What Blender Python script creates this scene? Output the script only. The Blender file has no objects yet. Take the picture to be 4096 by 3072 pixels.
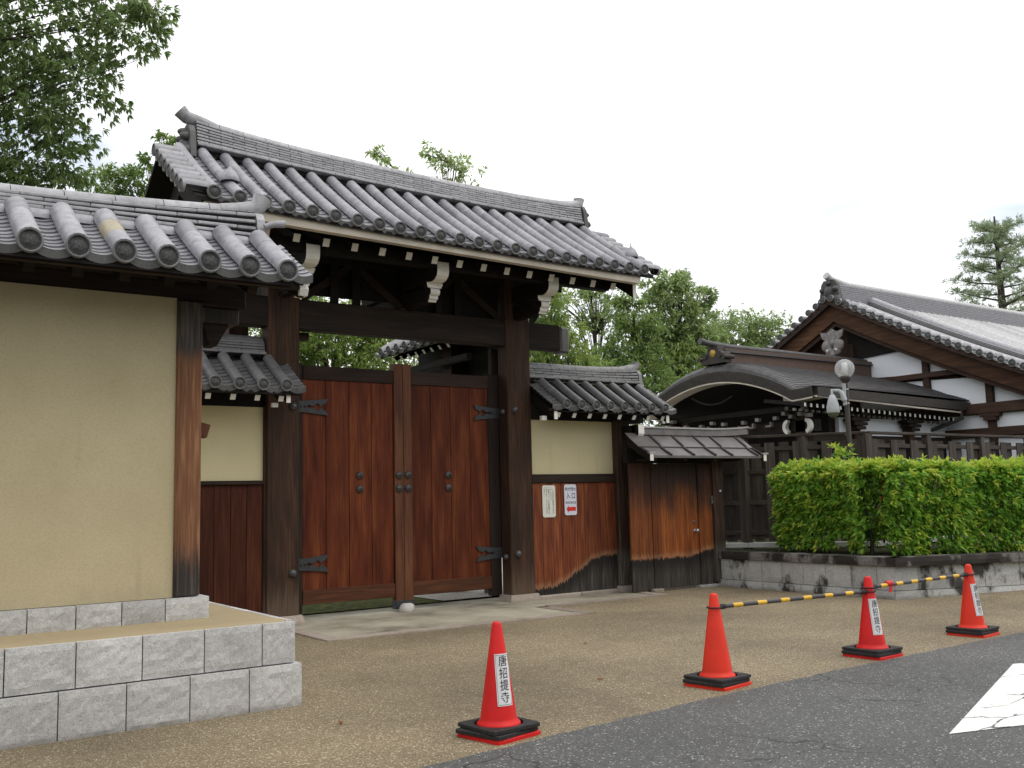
import bpy, math, random
import numpy as np
from mathutils import Vector, Matrix
random.seed(7); RNG = np.random.default_rng(7)
SC = bpy.context.scene; COL = SC.collection
R = math.radians

# ------------------------------------------------------------ camera, sky, sun, exposure
cd = bpy.data.cameras.new('camera'); cam = bpy.data.objects.new('camera', cd); COL.objects.link(cam)
cd.sensor_width = 36.0; cd.lens = 34.42; cd.clip_start = 0.1; cd.clip_end = 2000
rt = Vector((0.8209450, -0.5704872, -0.0243661)); dn = Vector((0.0465713, 0.1094251, -0.9929034)); fw = Vector((0.5691050, 0.8139843, 0.1164003))
mw = Matrix.Identity(4)
for i in range(3):
    mw[i][0] = rt[i]; mw[i][1] = -dn[i]; mw[i][2] = -fw[i]
mw[2][3] = 1.47
cam.matrix_world = mw; SC.camera = cam

SUN_DIR = Vector((0.42, -0.60, 1.25)).normalized()          # towards the sun
SUN_EL = math.asin(SUN_DIR.z); SUN_AZ = math.atan2(SUN_DIR.x, SUN_DIR.y)
W = bpy.data.worlds.new('World'); SC.world = W; W.use_nodes = True
wt = W.node_tree; wt.nodes.clear()
wo = wt.nodes.new('ShaderNodeOutputWorld')
sky = wt.nodes.new('ShaderNodeTexSky'); sky.sky_type = 'NISHITA'; sky.sun_disc = False
sky.sun_elevation = SUN_EL; sky.sun_rotation = SUN_AZ; sky.dust_density = 2.0
bg1 = wt.nodes.new('ShaderNodeBackground'); bg1.inputs['Strength'].default_value = 0.14
wt.links.new(sky.outputs['Color'], bg1.inputs['Color'])
tc = wt.nodes.new('ShaderNodeTexCoord'); mp = wt.nodes.new('ShaderNodeMapping'); mp.inputs['Scale'].default_value = (1, 1, 2.6)
mp.inputs['Location'].default_value = (-18.745, -12.105, -3.683)
wt.links.new(tc.outputs['Generated'], mp.inputs['Vector'])
cn = wt.nodes.new('ShaderNodeTexNoise'); cn.inputs['Scale'].default_value = 2.2; cn.inputs['Detail'].default_value = 6; cn.inputs['Roughness'].default_value = 0.5
wt.links.new(mp.outputs['Vector'], cn.inputs['Vector'])
cr = wt.nodes.new('ShaderNodeValToRGB'); cr.color_ramp.elements[0].position = 0.30; cr.color_ramp.elements[0].color = (0.20, 0.20, 0.20, 1)
cr.color_ramp.elements[1].position = 0.42; cr.color_ramp.elements[1].color = (1, 1, 1, 1)
wt.links.new(cn.outputs['Fac'], cr.inputs['Fac'])
cc = wt.nodes.new('ShaderNodeValToRGB'); cc.color_ramp.elements[0].position = 0.35; cc.color_ramp.elements[0].color = (0.74, 0.765, 0.81, 1)
cc.color_ramp.elements[1].position = 0.62; cc.color_ramp.elements[1].color = (1, 1, 1, 1)
wt.links.new(cn.outputs['Fac'], cc.inputs['Fac'])
bg2 = wt.nodes.new('ShaderNodeBackground'); bg2.inputs['Strength'].default_value = 1.12
wt.links.new(cc.outputs['Color'], bg2.inputs['Color'])
mx = wt.nodes.new('ShaderNodeMixShader'); wt.links.new(cr.outputs['Color'], mx.inputs['Fac'])
wt.links.new(bg1.outputs[0], mx.inputs[1]); wt.links.new(bg2.outputs[0], mx.inputs[2]); wt.links.new(mx.outputs[0], wo.inputs['Surface'])
sd = bpy.data.lights.new('sun', 'SUN'); sd.energy = 0.85; sd.angle = R(40); sd.color = (1.0, 0.95, 0.87)
sun = bpy.data.objects.new('sun', sd); COL.objects.link(sun); sun.rotation_euler = SUN_DIR.to_track_quat('Z', 'Y').to_euler()
SC.view_settings.view_transform = 'Standard'; SC.view_settings.look = 'None'
SC.view_settings.exposure = 0.42; SC.view_settings.gamma = 1.0; SC.view_settings.use_curve_mapping = False
SC.render.engine = 'CYCLES'; SC.cycles.use_denoising = True
SC.cycles.max_bounces = 6; SC.cycles.transparent_max_bounces = 8

# ------------------------------------------------------------ scene graph helpers
WM = {}
def put(o, parent=None, world=None):
    world = world or Matrix.Identity(4)
    COL.objects.link(o)
    if parent is not None:
        o.parent = parent; o.matrix_parent_inverse = WM[parent.name].inverted()
    o.matrix_basis = world; WM[o.name] = world
    return o
def props(o, label=None, cat=None, group=None, kind=None):
    if label: o['label'] = label
    if cat: o['category'] = cat
    if group: o['group'] = group
    if kind: o['kind'] = kind
    return o
def thing(name, label, cat, loc=(0, 0, 0), group=None):
    o = bpy.data.objects.new(name, None); o.empty_display_size = 0.2
    put(o, None, Matrix.Translation(Vector(loc)))
    return props(o, label, cat, group)
def inst(name, me, parent, world):
    return put(bpy.data.objects.new(name, me), parent, world)

class MB:
    def __init__(s): s.v = []; s.f = []; s.m = []; s.s = []
    def add(s, vs, fs, m=0, sm=False):
        b = len(s.v); s.v += [tuple(p) for p in vs]
        for f in fs: s.f.append(tuple(b + i for i in f)); s.m.append(m); s.s.append(sm)
        return s
    def convex(s, vs, fs, m=0, sm=False):
        vs = [Vector(p) for p in vs]; c = sum(vs, Vector()) / len(vs); out = []
        for f in fs:
            n = (vs[f[1]] - vs[f[0]]).cross(vs[f[2]] - vs[f[0]]); fc = sum((vs[i] for i in f), Vector()) / len(f)
            out.append(tuple(f) if n.dot(fc - c) >= 0 else tuple(reversed(f)))
        return s.add(vs, out, m, sm)
    def hexa(s, p, m=0):                      # 8 points: bottom 4 then top 4, same order
        return s.convex(p, [(0, 1, 2, 3), (4, 5, 6, 7), (0, 1, 5, 4), (1, 2, 6, 5), (2, 3, 7, 6), (3, 0, 4, 7)], m)
    def box(s, x0, x1, y0, y1, z0, z1, m=0):
        return s.hexa([(x0, y0, z0), (x1, y0, z0), (x1, y1, z0), (x0, y1, z0), (x0, y0, z1), (x1, y0, z1), (x1, y1, z1), (x0, y1, z1)], m)
    def cbox(s, x0, x1, y0, y1, z0, z1, b=0.008, m=0, M=None):
        lo = (x0, y0, z0); hi = (x1, y1, z1); vs = []; idx = {}
        for sx in (0, 1):
            for sy in (0, 1):
                for sz in (0, 1):
                    sg = (sx, sy, sz); c = [hi[i] if sg[i] else lo[i] for i in range(3)]
                    for a in range(3):
                        p = list(c)
                        for k in range(3):
                            if k != a: p[k] += -b if sg[k] else b
                        idx[sg, a] = len(vs); vs.append(Vector(p))
        fs = []
        for a in range(3):
            k, l = [(1, 2), (0, 2), (0, 1)][a]
            for sa in (0, 1):
                q = []
                for (u, w) in ((0, 0), (1, 0), (1, 1), (0, 1)):
                    g = [0, 0, 0]; g[a] = sa; g[k] = u; g[l] = w; q.append(idx[tuple(g), a])
                fs.append(tuple(q))
            for u in (0, 1):
                for w in (0, 1):
                    g0 = [0, 0, 0]; g0[k] = u; g0[l] = w; g1 = list(g0); g1[a] = 1
                    fs.append((idx[tuple(g0), k], idx[tuple(g0), l], idx[tuple(g1), l], idx[tuple(g1), k]))
        for sx in (0, 1):
            for sy in (0, 1):
                for sz in (0, 1): fs.append(tuple(idx[(sx, sy, sz), a] for a in range(3)))
        if M is not None: vs = [M @ p for p in vs]
        return s.convex(vs, fs, m)
    def obox(s, a, b, w, h, m=0, up=(0, 0, 1), bv=0.006):       # bar from a to b, width w, height h
        a = Vector(a); b = Vector(b); d = b - a; L = d.length; z = d.normalized(); x = Vector(up).cross(z).normalized(); y = z.cross(x)
        M = Matrix((x, y, z)).transposed().to_4x4(); M.translation = a
        return s.cbox(-w / 2, w / 2, -h / 2, h / 2, 0, L, bv, m, M)
    def tube(s, path, rad, n=8, m=0, cap=True, sm=True):
        path = [Vector(p) for p in path]; k = len(path); rad = rad if hasattr(rad, '__len__') else [rad] * k
        vs = []; fs = []; ref = None
        for i in range(k):
            t = (path[min(i + 1, k - 1)] - path[max(i - 1, 0)]).normalized()
            if ref is None: ref = Vector((0, 0, 1)) if abs(t.z) < 0.9 else Vector((1, 0, 0))
            x = (ref - t * ref.dot(t)).normalized(); y = t.cross(x); ref = x
            for j in range(n):
                a = 2 * math.pi * j / n; vs.append(path[i] + (x * math.cos(a) + y * math.sin(a)) * rad[i])
        for i in range(k - 1):
            for j in range(n): fs.append((i * n + j, i * n + (j + 1) % n, (i + 1) * n + (j + 1) % n, (i + 1) * n + j))
        s.add(vs, fs, m, sm)
        if cap:
            s.add(vs[:n], [tuple(reversed(range(n)))], m); s.add(vs[-n:], [tuple(range(n))], m)
        return s
    def lathe(s, prof, c=(0, 0, 0), n=24, m=0, sm=True, M=None):
        vs = []; fs = []; k = len(prof)
        for (r, z) in prof:
            for j in range(n):
                a = 2 * math.pi * j / n; p = Vector((r * math.cos(a), r * math.sin(a), z))
                vs.append((M @ p if M is not None else p) + Vector(c))
        for i in range(k - 1):
            for j in range(n): fs.append((i * n + j, i * n + (j + 1) % n, (i + 1) * n + (j + 1) % n, (i + 1) * n + j))
        return s.add(vs, fs, m, sm)
    def prism(s, poly, fn, d0, d1, m=0, m_side=None):           # 2D polygon extruded, fn(u,v,d)->point
        n = len(poly); a = [fn(u, v, d0) for u, v in poly]; b = [fn(u, v, d1) for u, v in poly]
        ms = m if m_side is None else m_side
        s.add(a, [tuple(range(n))], m); s.add(b, [tuple(reversed(range(n)))], m)
        s.add(a + b, [(i, i + n, (i + 1) % n + n, (i + 1) % n) for i in range(n)], ms)
        return s
    def grid(s, fn, us, vs_, m=0, sm=True):
        pts = [fn(u, v) for v in vs_ for u in us]; n = len(us)
        s.add(pts, [(j * n + i, j * n + i + 1, (j + 1) * n + i + 1, (j + 1) * n + i) for j in range(len(vs_) - 1) for i in range(n - 1)], m, sm)
        return s
    def mesh(s, name, mats):
        me = bpy.data.meshes.new(name); me.from_pydata(s.v, [], s.f)
        for a in (mats if isinstance(mats, (list, tuple)) else [mats]): me.materials.append(a)
        me.polygons.foreach_set('material_index', s.m); me.polygons.foreach_set('use_smooth', s.s); me.update()
        return me
    def build(s, name, mats, parent=None, world=None): return put(bpy.data.objects.new(name, s.mesh(name, mats)), parent, world)

# ------------------------------------------------------------ materials
class NT:
    def __init__(s, name, rough=0.7, spec=0.4):
        s.m = bpy.data.materials.new(name); s.m.use_nodes = True; s.t = s.m.node_tree; s.b = s.t.nodes['Principled BSDF']
        s.b.inputs['Roughness'].default_value = rough; s.b.inputs['Specular IOR Level'].default_value = spec
    def n(s, typ, out=0, props=None, **kw):
        nd = s.t.nodes.new('ShaderNode' + typ)
        for k, v in (props or {}).items(): setattr(nd, k, v)
        for k, v in kw.items():
            k = k.replace('_', ' ') if not k.startswith('i') or not k[1:].isdigit() else int(k[1:])
            if isinstance(v, bpy.types.NodeSocket): s.t.links.new(v, nd.inputs[k])
            else: nd.inputs[k].default_value = v
        return nd.outputs[out]
    def coord(s, kind='Object', scale=(1, 1, 1), rnd=False):
        c = s.n('TexCoord', out=kind)
        if rnd:
            r = s.n('ObjectInfo', out='Random'); r = s.n('Math', props={'operation': 'MULTIPLY'}, i0=r, i1=37.0)
            c = s.n('VectorMath', props={'operation': 'ADD'}, i0=c, i1=s.n('CombineXYZ', i0=r, i1=r, i2=r))
        return s.n('Mapping', Vector=c, Scale=scale)
    def noise(s, v, scale, detail=3, rough=0.5): return s.n('TexNoise', Vector=v, Scale=scale, Detail=detail, Roughness=rough)
    def ramp(s, f, stops):
        nd = s.t.nodes.new('ShaderNodeValToRGB'); s.t.links.new(f, nd.inputs[0]); e = nd.color_ramp.elements
        while len(e) < len(stops): e.new(0.5)
        for i, (p, c) in enumerate(stops):
            e[i].position = p; e[i].color = (*c, 1) if isinstance(c, tuple) else (c, c, c, 1)
        return nd.outputs[0]
    def mix(s, f, a, b, mode='MIX'):
        return s.n('MixRGB', props={'blend_type': mode}, Fac=f, Color1=a if not isinstance(a, tuple) else (*a, 1), Color2=b if not isinstance(b, tuple) else (*b, 1))
    def math(s, op, a, b=0.0): return s.n('Math', props={'operation': op}, i0=a, i1=b)
    def rndmul(s, col, lo, hi):
        r = s.n('ObjectInfo', out='Random'); r = s.n('MapRange', i0=r, i1=0.0, i2=1.0, i3=lo, i4=hi)
        return s.mix(1.0, col, s.n('CombineXYZ', i0=r, i1=r, i2=r), 'MULTIPLY')
    def color(s, c):
        if isinstance(c, tuple): s.b.inputs['Base Color'].default_value = (*c, 1)
        else: s.t.links.new(c, s.b.inputs['Base Color'])
        return s
    def bump(s, h, st=0.3, dist=0.01):
        s.t.links.new(s.n('Bump', Strength=st, Distance=dist, Height=h), s.b.inputs['Normal']); return s
    def rough(s, f): s.t.links.new(f, s.b.inputs['Roughness']); return s
def flat(name, c, rough=0.6, spec=0.4, metal=0.0, var=0.12, sc=9.0):
    k = NT(name, rough, spec); f = k.noise(k.coord(), sc, 4)
    k.color(k.ramp(f, [(0.3, tuple(x * (1 - var) for x in c)), (0.7, tuple(min(1, x * (1 + var)) for x in c))]))
    k.b.inputs['Metallic'].default_value = metal
    return k.m
def wood(name, dark, mid, light, axis=2, rough=0.75, rv=(0.75, 1.2), bump=0.35, spec=0.25, gw=0.55, foot=None):
    k = NT(name, rough, spec); sc = [1.0, 1.0, 1.0]; sc[axis] = 0.045
    v = k.coord('Object', tuple(sc), True); g = k.noise(v, 42, 5, 0.62)
    sc2 = [1.0, 1.0, 1.0]; sc2[axis] = 0.16; b = k.noise(k.coord('Object', tuple(sc2), True), 7, 3)
    f = k.math('ADD', k.math('MULTIPLY', g, gw), k.math('MULTIPLY', b, 1 - gw))
    c = k.ramp(f, [(0.32, dark), (0.5, mid), (0.68, light)])
    if foot:
        z_ = k.n('SeparateXYZ', out=2, Vector=k.coord()); w_ = k.n('MapRange', props={'interpolation_type': 'SMOOTHSTEP'}, i0=k.math('ADD', z_, k.math('MULTIPLY', g, 1.1)), i1=1.15, i2=.60, i3=0.0, i4=.85); c = k.mix(w_, c, foot)
    k.color(k.rndmul(c, *rv)); k.bump(g, bump, 0.006)
    return k.m
def smooth(k, v, lo, hi): return k.n('MapRange', props={'interpolation_type': 'SMOOTHSTEP'}, i0=v, i1=lo, i2=hi, i3=0.0, i4=1.0)

M = {}
M['wood_dark'] = wood('pillar_wood', (0.016, 0.0085, 0.0055), (0.042, 0.021, 0.0125), (0.092, 0.044, 0.024), foot=(0.115, 0.078, 0.052))
M['wood_beam'] = wood('beam_wood', (0.010, 0.0065, 0.005), (0.022, 0.014, 0.010), (0.042, 0.027, 0.018), axis=0)
M['wood_beam_y'] = wood('cross_timber_wood', (0.007, 0.005, 0.004), (0.013, 0.009, 0.007), (0.022, 0.015, 0.011), axis=1)
M['wood_black'] = wood('soffit_wood', (0.005, 0.004, 0.0035), (0.009, 0.007, 0.006), (0.015, 0.011, 0.009), axis=1)
M['wood_red'] = wood('door_wood', (0.046, 0.0092, 0.0038), (0.108, 0.0240, 0.0082), (0.190, 0.055, 0.0175), gw=.42, rough=0.6, spec=0.16, rv=(0.74, 1.2))
M['wood_red_dark'] = wood('shaded_plank_wood', (0.030, 0.008, 0.004), (0.064, 0.017, 0.008), (0.11, 0.035, 0.015), rough=0.65, spec=0.16)  # darker copy of the red wood, left wing's shade put into its colour
M['wood_rail'] = wood('door_rail_wood', (0.045, 0.013, 0.006), (0.092, 0.031, 0.012), (0.17, 0.066, 0.027), axis=0, rough=0.6)
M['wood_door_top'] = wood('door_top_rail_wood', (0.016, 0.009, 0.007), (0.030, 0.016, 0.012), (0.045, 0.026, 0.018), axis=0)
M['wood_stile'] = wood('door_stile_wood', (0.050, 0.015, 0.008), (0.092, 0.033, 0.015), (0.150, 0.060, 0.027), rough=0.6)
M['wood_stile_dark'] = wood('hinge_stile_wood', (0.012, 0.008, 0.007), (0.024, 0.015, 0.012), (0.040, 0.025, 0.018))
M['wood_grey'] = wood('fence_wood', (0.032, 0.026, 0.021), (0.064, 0.051, 0.043), (0.120, 0.099, 0.086))
M['wood_greyx'] = wood('fence_rail_wood', (0.032, 0.026, 0.021), (0.058, 0.045, 0.038), (0.096, 0.077, 0.064), axis=0)
M['wood_hall'] = wood('hall_timber', (0.030, 0.016, 0.011), (0.052, 0.028, 0.019), (0.080, 0.044, 0.030), axis=1)
M['wood_barge'] = wood('barge_wood', (0.034, 0.015, 0.009), (0.078, 0.036, 0.018), (0.150, 0.076, 0.040), axis=1)

def post_wood():                                                   # orange post, bleached dark foot, sooty head
    k = NT('wall_post_wood', 0.7, 0.25); v = k.coord('Object', (1, 1, 0.05)); g = k.noise(v, 40, 5, 0.6)
    b = k.noise(k.coord('Object', (1, 1, 0.2)), 6, 3); f = k.math('ADD', k.math('MULTIPLY', g, 0.6), k.math('MULTIPLY', b, 0.4))
    c = k.ramp(f, [(0.34, (0.085, 0.036, 0.018)), (0.52, (0.205, 0.092, 0.045)), (0.66, (0.36, 0.18, 0.092))])
    d = k.ramp(f, [(0.34, (0.018, 0.014, 0.013)), (0.52, (0.05, 0.042, 0.038)), (0.68, (0.16, 0.13, 0.11))])
    sep = k.n('SeparateXYZ', out=2, Vector=k.coord('Object')); w = k.math('ADD', sep, k.math('MULTIPLY', g, 0.5))
    foot = smooth(k, w, 1.52, 1.18); head = smooth(k, w, 2.84, 3.02)
    k.color(k.mix(k.math('MAXIMUM', foot, head), c, d)); k.bump(g, 0.4, 0.006); return k.m
M['wood_post'] = post_wood()
def stain_wood(name, kind):                                        # red planks gone black and grey towards the ground, with a ragged pale edge
    k = NT(name, 0.65, 0.3); v = k.coord('Object', (1, 1, 0.045), True); g = k.noise(v, 42, 5, 0.62)
    b = k.noise(k.coord('Object', (1, 1, 0.16), True), 7, 3); f = k.math('ADD', k.math('MULTIPLY', g, 0.6), k.math('MULTIPLY', b, 0.4))
    P = k.coord('Object'); x = k.n('SeparateXYZ', out=0, Vector=P); z = k.n('SeparateXYZ', out=2, Vector=P)
    j = k.noise(k.coord('Object', (1, 1, 0.03)), 55, 4, 0.7); big = k.noise(k.coord('Object', (1, 0, 0)), 3.0, 2)
    if kind == 'wing':
        red = k.ramp(f, [(0.34, (0.070, 0.0145, 0.006)), (0.5, (0.165, 0.040, 0.013)), (0.64, (0.29, 0.095, 0.031))])
        h = k.math('ADD', k.math('MULTIPLY', smooth(k, x, 8.75, 9.85), 0.42), 0.16)
        col = red
    else:
        red = k.ramp(f, [(0.34, (0.080, 0.018, 0.005)), (0.5, (0.22, 0.058, 0.0125)), (0.66, (0.40, 0.135, 0.033))])
        drk = k.ramp(f, [(0.34, (0.016, 0.010, 0.008)), (0.6, (0.045, 0.026, 0.018))])
        patch = k.noise(k.coord('Object', (1.2, 1, 0.8)), 2.0, 3); zz = k.math('ADD', z, k.math('MULTIPLY', patch, 1.1))
        edge = k.math('MULTIPLY', smooth(k, x, 10.35, 10.85), smooth(k, x, 11.75, 11.40))
        col = k.mix(smooth(k, zz, 2.30, 1.55), drk, red)
        col = k.mix(k.math('ADD', k.math('MULTIPLY', edge, 0.55), 0.45), k.mix(0.6, col, (0.10, 0.032, 0.015)), col)
        h = k.math('ADD', k.math('MULTIPLY', smooth(k, x, 11.2, 11.8), 0.10), 0.50)
    w = k.math('SUBTRACT', z, k.math('ADD', h, k.math('ADD', k.math('MULTIPLY', j, 0.20), k.math('MULTIPLY', big, 0.08))))
    w = k.math('ADD', w, 0.14)
    grey = k.ramp(f, [(0.34, (0.022, 0.019, 0.017)), (0.52, (0.050, 0.043, 0.038)), (0.68, (0.12, 0.105, 0.092))])
    low = k.mix(smooth(k, w, -0.30, -0.02), grey, (0.016, 0.013, 0.012))
    pale = k.mix(smooth(k, w, 0.005, 0.11), k.mix(0.28, red, (0.50, 0.33, 0.19)), col)
    k.color(k.rndmul(k.mix(smooth(k, w, -0.012, 0.012), low, pale), 0.82, 1.15)); k.bump(g, 0.35, 0.006)
    return k.m
M['wood_wing'] = stain_wood('wing_plank_wood', 'wing'); M['wood_wicket'] = stain_wood('wicket_plank_wood', 'wicket')

def tile_mat(name, c, rv=(0.80, 1.12), rough=0.42):
    k = NT(name, rough, 0.5); v = k.coord('Object', (1, 1, 1), True); a = k.noise(v, 14, 5, 0.6); b = k.noise(v, 90, 2)
    f = k.math('ADD', k.math('MULTIPLY', a, 0.7), k.math('MULTIPLY', b, 0.3))
    col = k.ramp(f, [(0.32, tuple(x * 0.62 for x in c)), (0.5, c), (0.7, tuple(x * 1.22 for x in c))])
    li = k.noise(v, 33, 2); col = k.mix(k.ramp(li, [(0.64, 0.0), (0.74, 0.4)]), col, (0.20, 0.19, 0.14))
    k.color(k.rndmul(col, *rv)); k.bump(f, 0.25, 0.004); return k.m
M['tile'] = tile_mat('grey_roof_tile', (0.30, 0.295, 0.315))
M['tile_dark'] = tile_mat('weathered_tile_face', (0.082, 0.080, 0.078), rough=0.6)
M['tile_wing'] = tile_mat('dark_wing_tile', (0.155, 0.150, 0.150), rough=0.5)  # darker grey tile for the wing wall roofs
M['tile_mid'] = tile_mat('mid_grey_tile', (0.24, 0.235, 0.235), rough=0.5)
M['tile_rim'] = tile_mat('tile_rim', (0.15, 0.15, 0.15), rough=0.55)
M['tile_light'] = tile_mat('ridge_tile', (0.36, 0.355, 0.37), rough=0.45)
M['tile_bed'] = flat('tile_bedding', (0.035, 0.033, 0.032), 0.9)
M['tile_ochre'] = tile_mat('ochre_stained_tile', (0.33, 0.28, 0.18))
def tile_disc():
    k = NT('tile_crest', 0.6, 0.4); v = k.coord('Object'); n = k.noise(v, 60, 4, 0.7)
    k.color(k.ramp(n, [(0.35, (0.035, 0.035, 0.036)), (0.6, (0.095, 0.094, 0.092)), (0.75, (0.16, 0.16, 0.15))])); k.bump(n, 0.9, 0.01); return k.m
M['tile_disc'] = tile_disc()

def plaster(name, a, b, fleck=True):
    k = NT(name, 0.9, 0.15); v = k.coord('Object'); big = k.noise(v, 1.6, 4); c = k.mix(k.ramp(big, [(0.3, 0.0), (0.7, 1.0)]), a, b)
    if fleck:
        st = k.noise(k.coord('Object', (1, 1, 2.6)), 70, 3, 0.7); c = k.mix(k.ramp(st, [(0.36, 0.5), (0.5, 0.0)]), c, tuple(x * 0.72 for x in a))
        c = k.mix(k.ramp(k.noise(v, 120, 2), [(0.6, 0.0), (0.72, 0.35)]), c, tuple(min(1, x * 1.2) for x in b)); k.bump(st, 0.3, 0.003)
        z_ = k.n('SeparateXYZ', out=2, Vector=v); sp_ = k.math('ADD', z_, k.math('MULTIPLY', k.noise(k.coord('Object', (1, 1, .4)), 5, 4), .35)); c = k.mix(k.math('MULTIPLY', smooth(k, sp_, 1.12, .90), .30), c, tuple(x * .6 for x in a))
        c = k.mix(k.math('MULTIPLY', k.ramp(k.noise(k.coord('Object', (1, 1, .10)), 9, 3), [(.60, 0.0), (.75, 1.0)]), .18), c, tuple(x * .55 for x in a))
    k.color(c); return k.m
M['plaster'] = plaster('ochre_plaster', (0.47, 0.395, 0.245), (0.54, 0.46, 0.295))
M['plaster2'] = plaster('pale_ochre_plaster', (0.60, 0.52, 0.32), (0.66, 0.58, 0.37))
M['white_wall'] = plaster('white_plaster', (0.78, 0.80, 0.84), (0.83, 0.84, 0.87), False)
M['white'] = flat('white_paint', (0.74, 0.71, 0.65), 0.6, var=0.10, sc=5)
M['cream'] = flat('eave_board_paint', (0.56, 0.50, 0.42), 0.7, var=0.14, sc=4)

def granite(name, a, b, dark, stain=0.0, sc=1.0):
    k = NT(name, 0.8, 0.3); v = k.coord('Object'); sp = k.noise(v, 160 * sc, 3, 0.7); mid = k.noise(v, 34 * sc, 4, 0.6)
    c = k.mix(k.ramp(mid, [(0.3, 0.0), (0.7, 1.0)]), a, b)
    c = k.mix(k.ramp(sp, [(0.36, 1.0), (0.46, 0.0)]), c, dark); c = k.mix(k.ramp(sp, [(0.60, 0.0), (0.68, 0.8)]), c, tuple(min(0.8, x * 1.5) for x in b))
    if stain:
        st = k.noise(k.coord('Object', (1, 1, 0.6)), 2.3, 5, 0.6); c = k.mix(k.ramp(st, [(0.62 - 0.2 * stain, 0.0), (0.70 - 0.2 * stain, 0.93)]), c, (0.020, 0.016, 0.014))
    z_ = k.n('SeparateXYZ', out=2, Vector=v); d_ = smooth(k, k.math('ADD', z_, k.math('MULTIPLY', k.noise(v, 6, 4), .16)), .15, .04); c = k.mix(k.math('MULTIPLY', d_, .45), c, (0.13, 0.105, 0.065)); bl = k.noise(v, 3.0, 4); c = k.mix(k.ramp(bl, [(.52, 0.0), (.72, .30)]), c, (0.24, 0.225, 0.20))
    c = k.rndmul(c, 0.82, 1.14)
    k.color(c); k.bump(k.math('ADD', mid, k.math('MULTIPLY', sp, 0.8)), 0.42, 0.016); return k.m
M['granite'] = granite('split_granite', (0.485, 0.475, 0.465), (0.64, 0.625, 0.61), (0.27, 0.265, 0.265))
M['granite_warm'] = granite('pink_granite', (0.36, 0.30, 0.25), (0.46, 0.39, 0.33), (0.20, 0.16, 0.14))
M['granite_old'] = granite('mossy_granite', (0.42, 0.415, 0.395), (0.56, 0.55, 0.525), (0.22, 0.22, 0.21), 0.42)
M['granite_cap'] = granite('stained_cap_granite', (0.16, 0.145, 0.135), (0.26, 0.24, 0.22), (0.05, 0.045, 0.04), 1.1)
M['terrace'] = plaster('sanded_earth', (0.40, 0.325, 0.20), (0.47, 0.385, 0.24))

def gravelly(name, cols, gsc, light, lp=0.67, patch=(0.8, 1.15), rough=0.75, crack=0.0, bump=0.5):
    k = NT(name, rough, 0.35); v = k.coord('Object')
    vo = k.n('TexVoronoi', out='Color', Vector=v, Scale=gsc); g = k.n('SeparateColor', out=0, i0=vo); g2 = k.n('SeparateColor', out=1, i0=vo)
    c = k.ramp(g, [(0.0, cols[0]), (0.4, cols[1]), (0.8, cols[2])])
    c = k.mix(k.ramp(g2, [(lp + 0.25, 0.0), (lp + 0.27, 1.0)]), c, light)
    big = k.noise(v, 0.55, 5, 0.6); m = k.n('MapRange', i0=big, i1=0.3, i2=0.7, i3=patch[0], i4=patch[1]); c = k.mix(1.0, c, k.n('CombineXYZ', i0=m, i1=m, i2=m), 'MULTIPLY')
    if crack:
        w = k.n('VectorMath', props={'operation': 'ADD'}, i0=v, i1=k.n('VectorMath', props={'operation': 'MULTIPLY'}, i0=k.n('TexNoise', out='Color', Vector=v, Scale=5.0, Detail=4.0), i1=(0.35, 0.35, 0)))
        d = k.n('TexVoronoi', props={'feature': 'DISTANCE_TO_EDGE'}, Vector=w, Scale=1.5); ms = k.noise(v, 0.5, 3)
        cf = k.math('MULTIPLY', k.ramp(d, [(0.004, 1.0), (0.016, 0.0)]), k.ramp(ms, [(0.46, 0.0), (0.56, crack)])); c = k.mix(cf, c, (0.018, 0.018, 0.018))
    k.color(c); k.bump(g, bump, 0.006); return k.m
M['paving'] = gravelly('washed_gravel_paving', [(0.112, 0.085, 0.050), (0.178, 0.138, 0.084), (0.255, 0.203, 0.126)], 125, (0.52, 0.46, 0.32), 0.67, (0.66, 1.28))
M['asphalt'] = gravelly('old_asphalt', [(0.048, 0.048, 0.047), (0.076, 0.076, 0.073), (0.116, 0.115, 0.110)], 110, (0.42, 0.42, 0.41), 0.71, (0.82, 1.2), 0.7, 0.9)
M['gravel'] = gravelly('pale_gravel', [(0.22, 0.20, 0.17), (0.36, 0.33, 0.28), (0.48, 0.45, 0.40)], 60, (0.6, 0.58, 0.52))
def soil(name, a, b, c3):
    k = NT(name, 0.95, 0.1); n = k.noise(k.coord(), 9, 6, 0.7); k.color(k.ramp(n, [(0.35, a), (0.52, b), (0.66, c3)])); k.bump(n, 0.6, 0.03); return k.m
M['moss'] = soil('mossy_ground', (0.035, 0.028, 0.018), (0.075, 0.085, 0.022), (0.13, 0.16, 0.035))
M['soil'] = soil('planter_soil', (0.018, 0.016, 0.010), (0.035, 0.038, 0.016), (0.06, 0.08, 0.025))
M['base'] = soil('far_ground', (0.10, 0.09, 0.06), (0.14, 0.13, 0.08), (0.12, 0.14, 0.06))
def apron():
    k = NT('apron_concrete', 0.8, 0.25); v = k.coord(); n = k.noise(v, 0.9, 6, 0.65); c = k.ramp(n, [(0.36, (0.15, 0.132, 0.098)), (0.47, (0.31, 0.28, 0.215)), (0.60, (0.43, 0.395, 0.31))])
    c = k.mix(k.ramp(k.noise(v, 130, 2), [(0.3, 0.35), (0.5, 0.0)]), c, (0.16, 0.15, 0.12)); k.color(c); return k.m
M['apron'] = apron()
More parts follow.
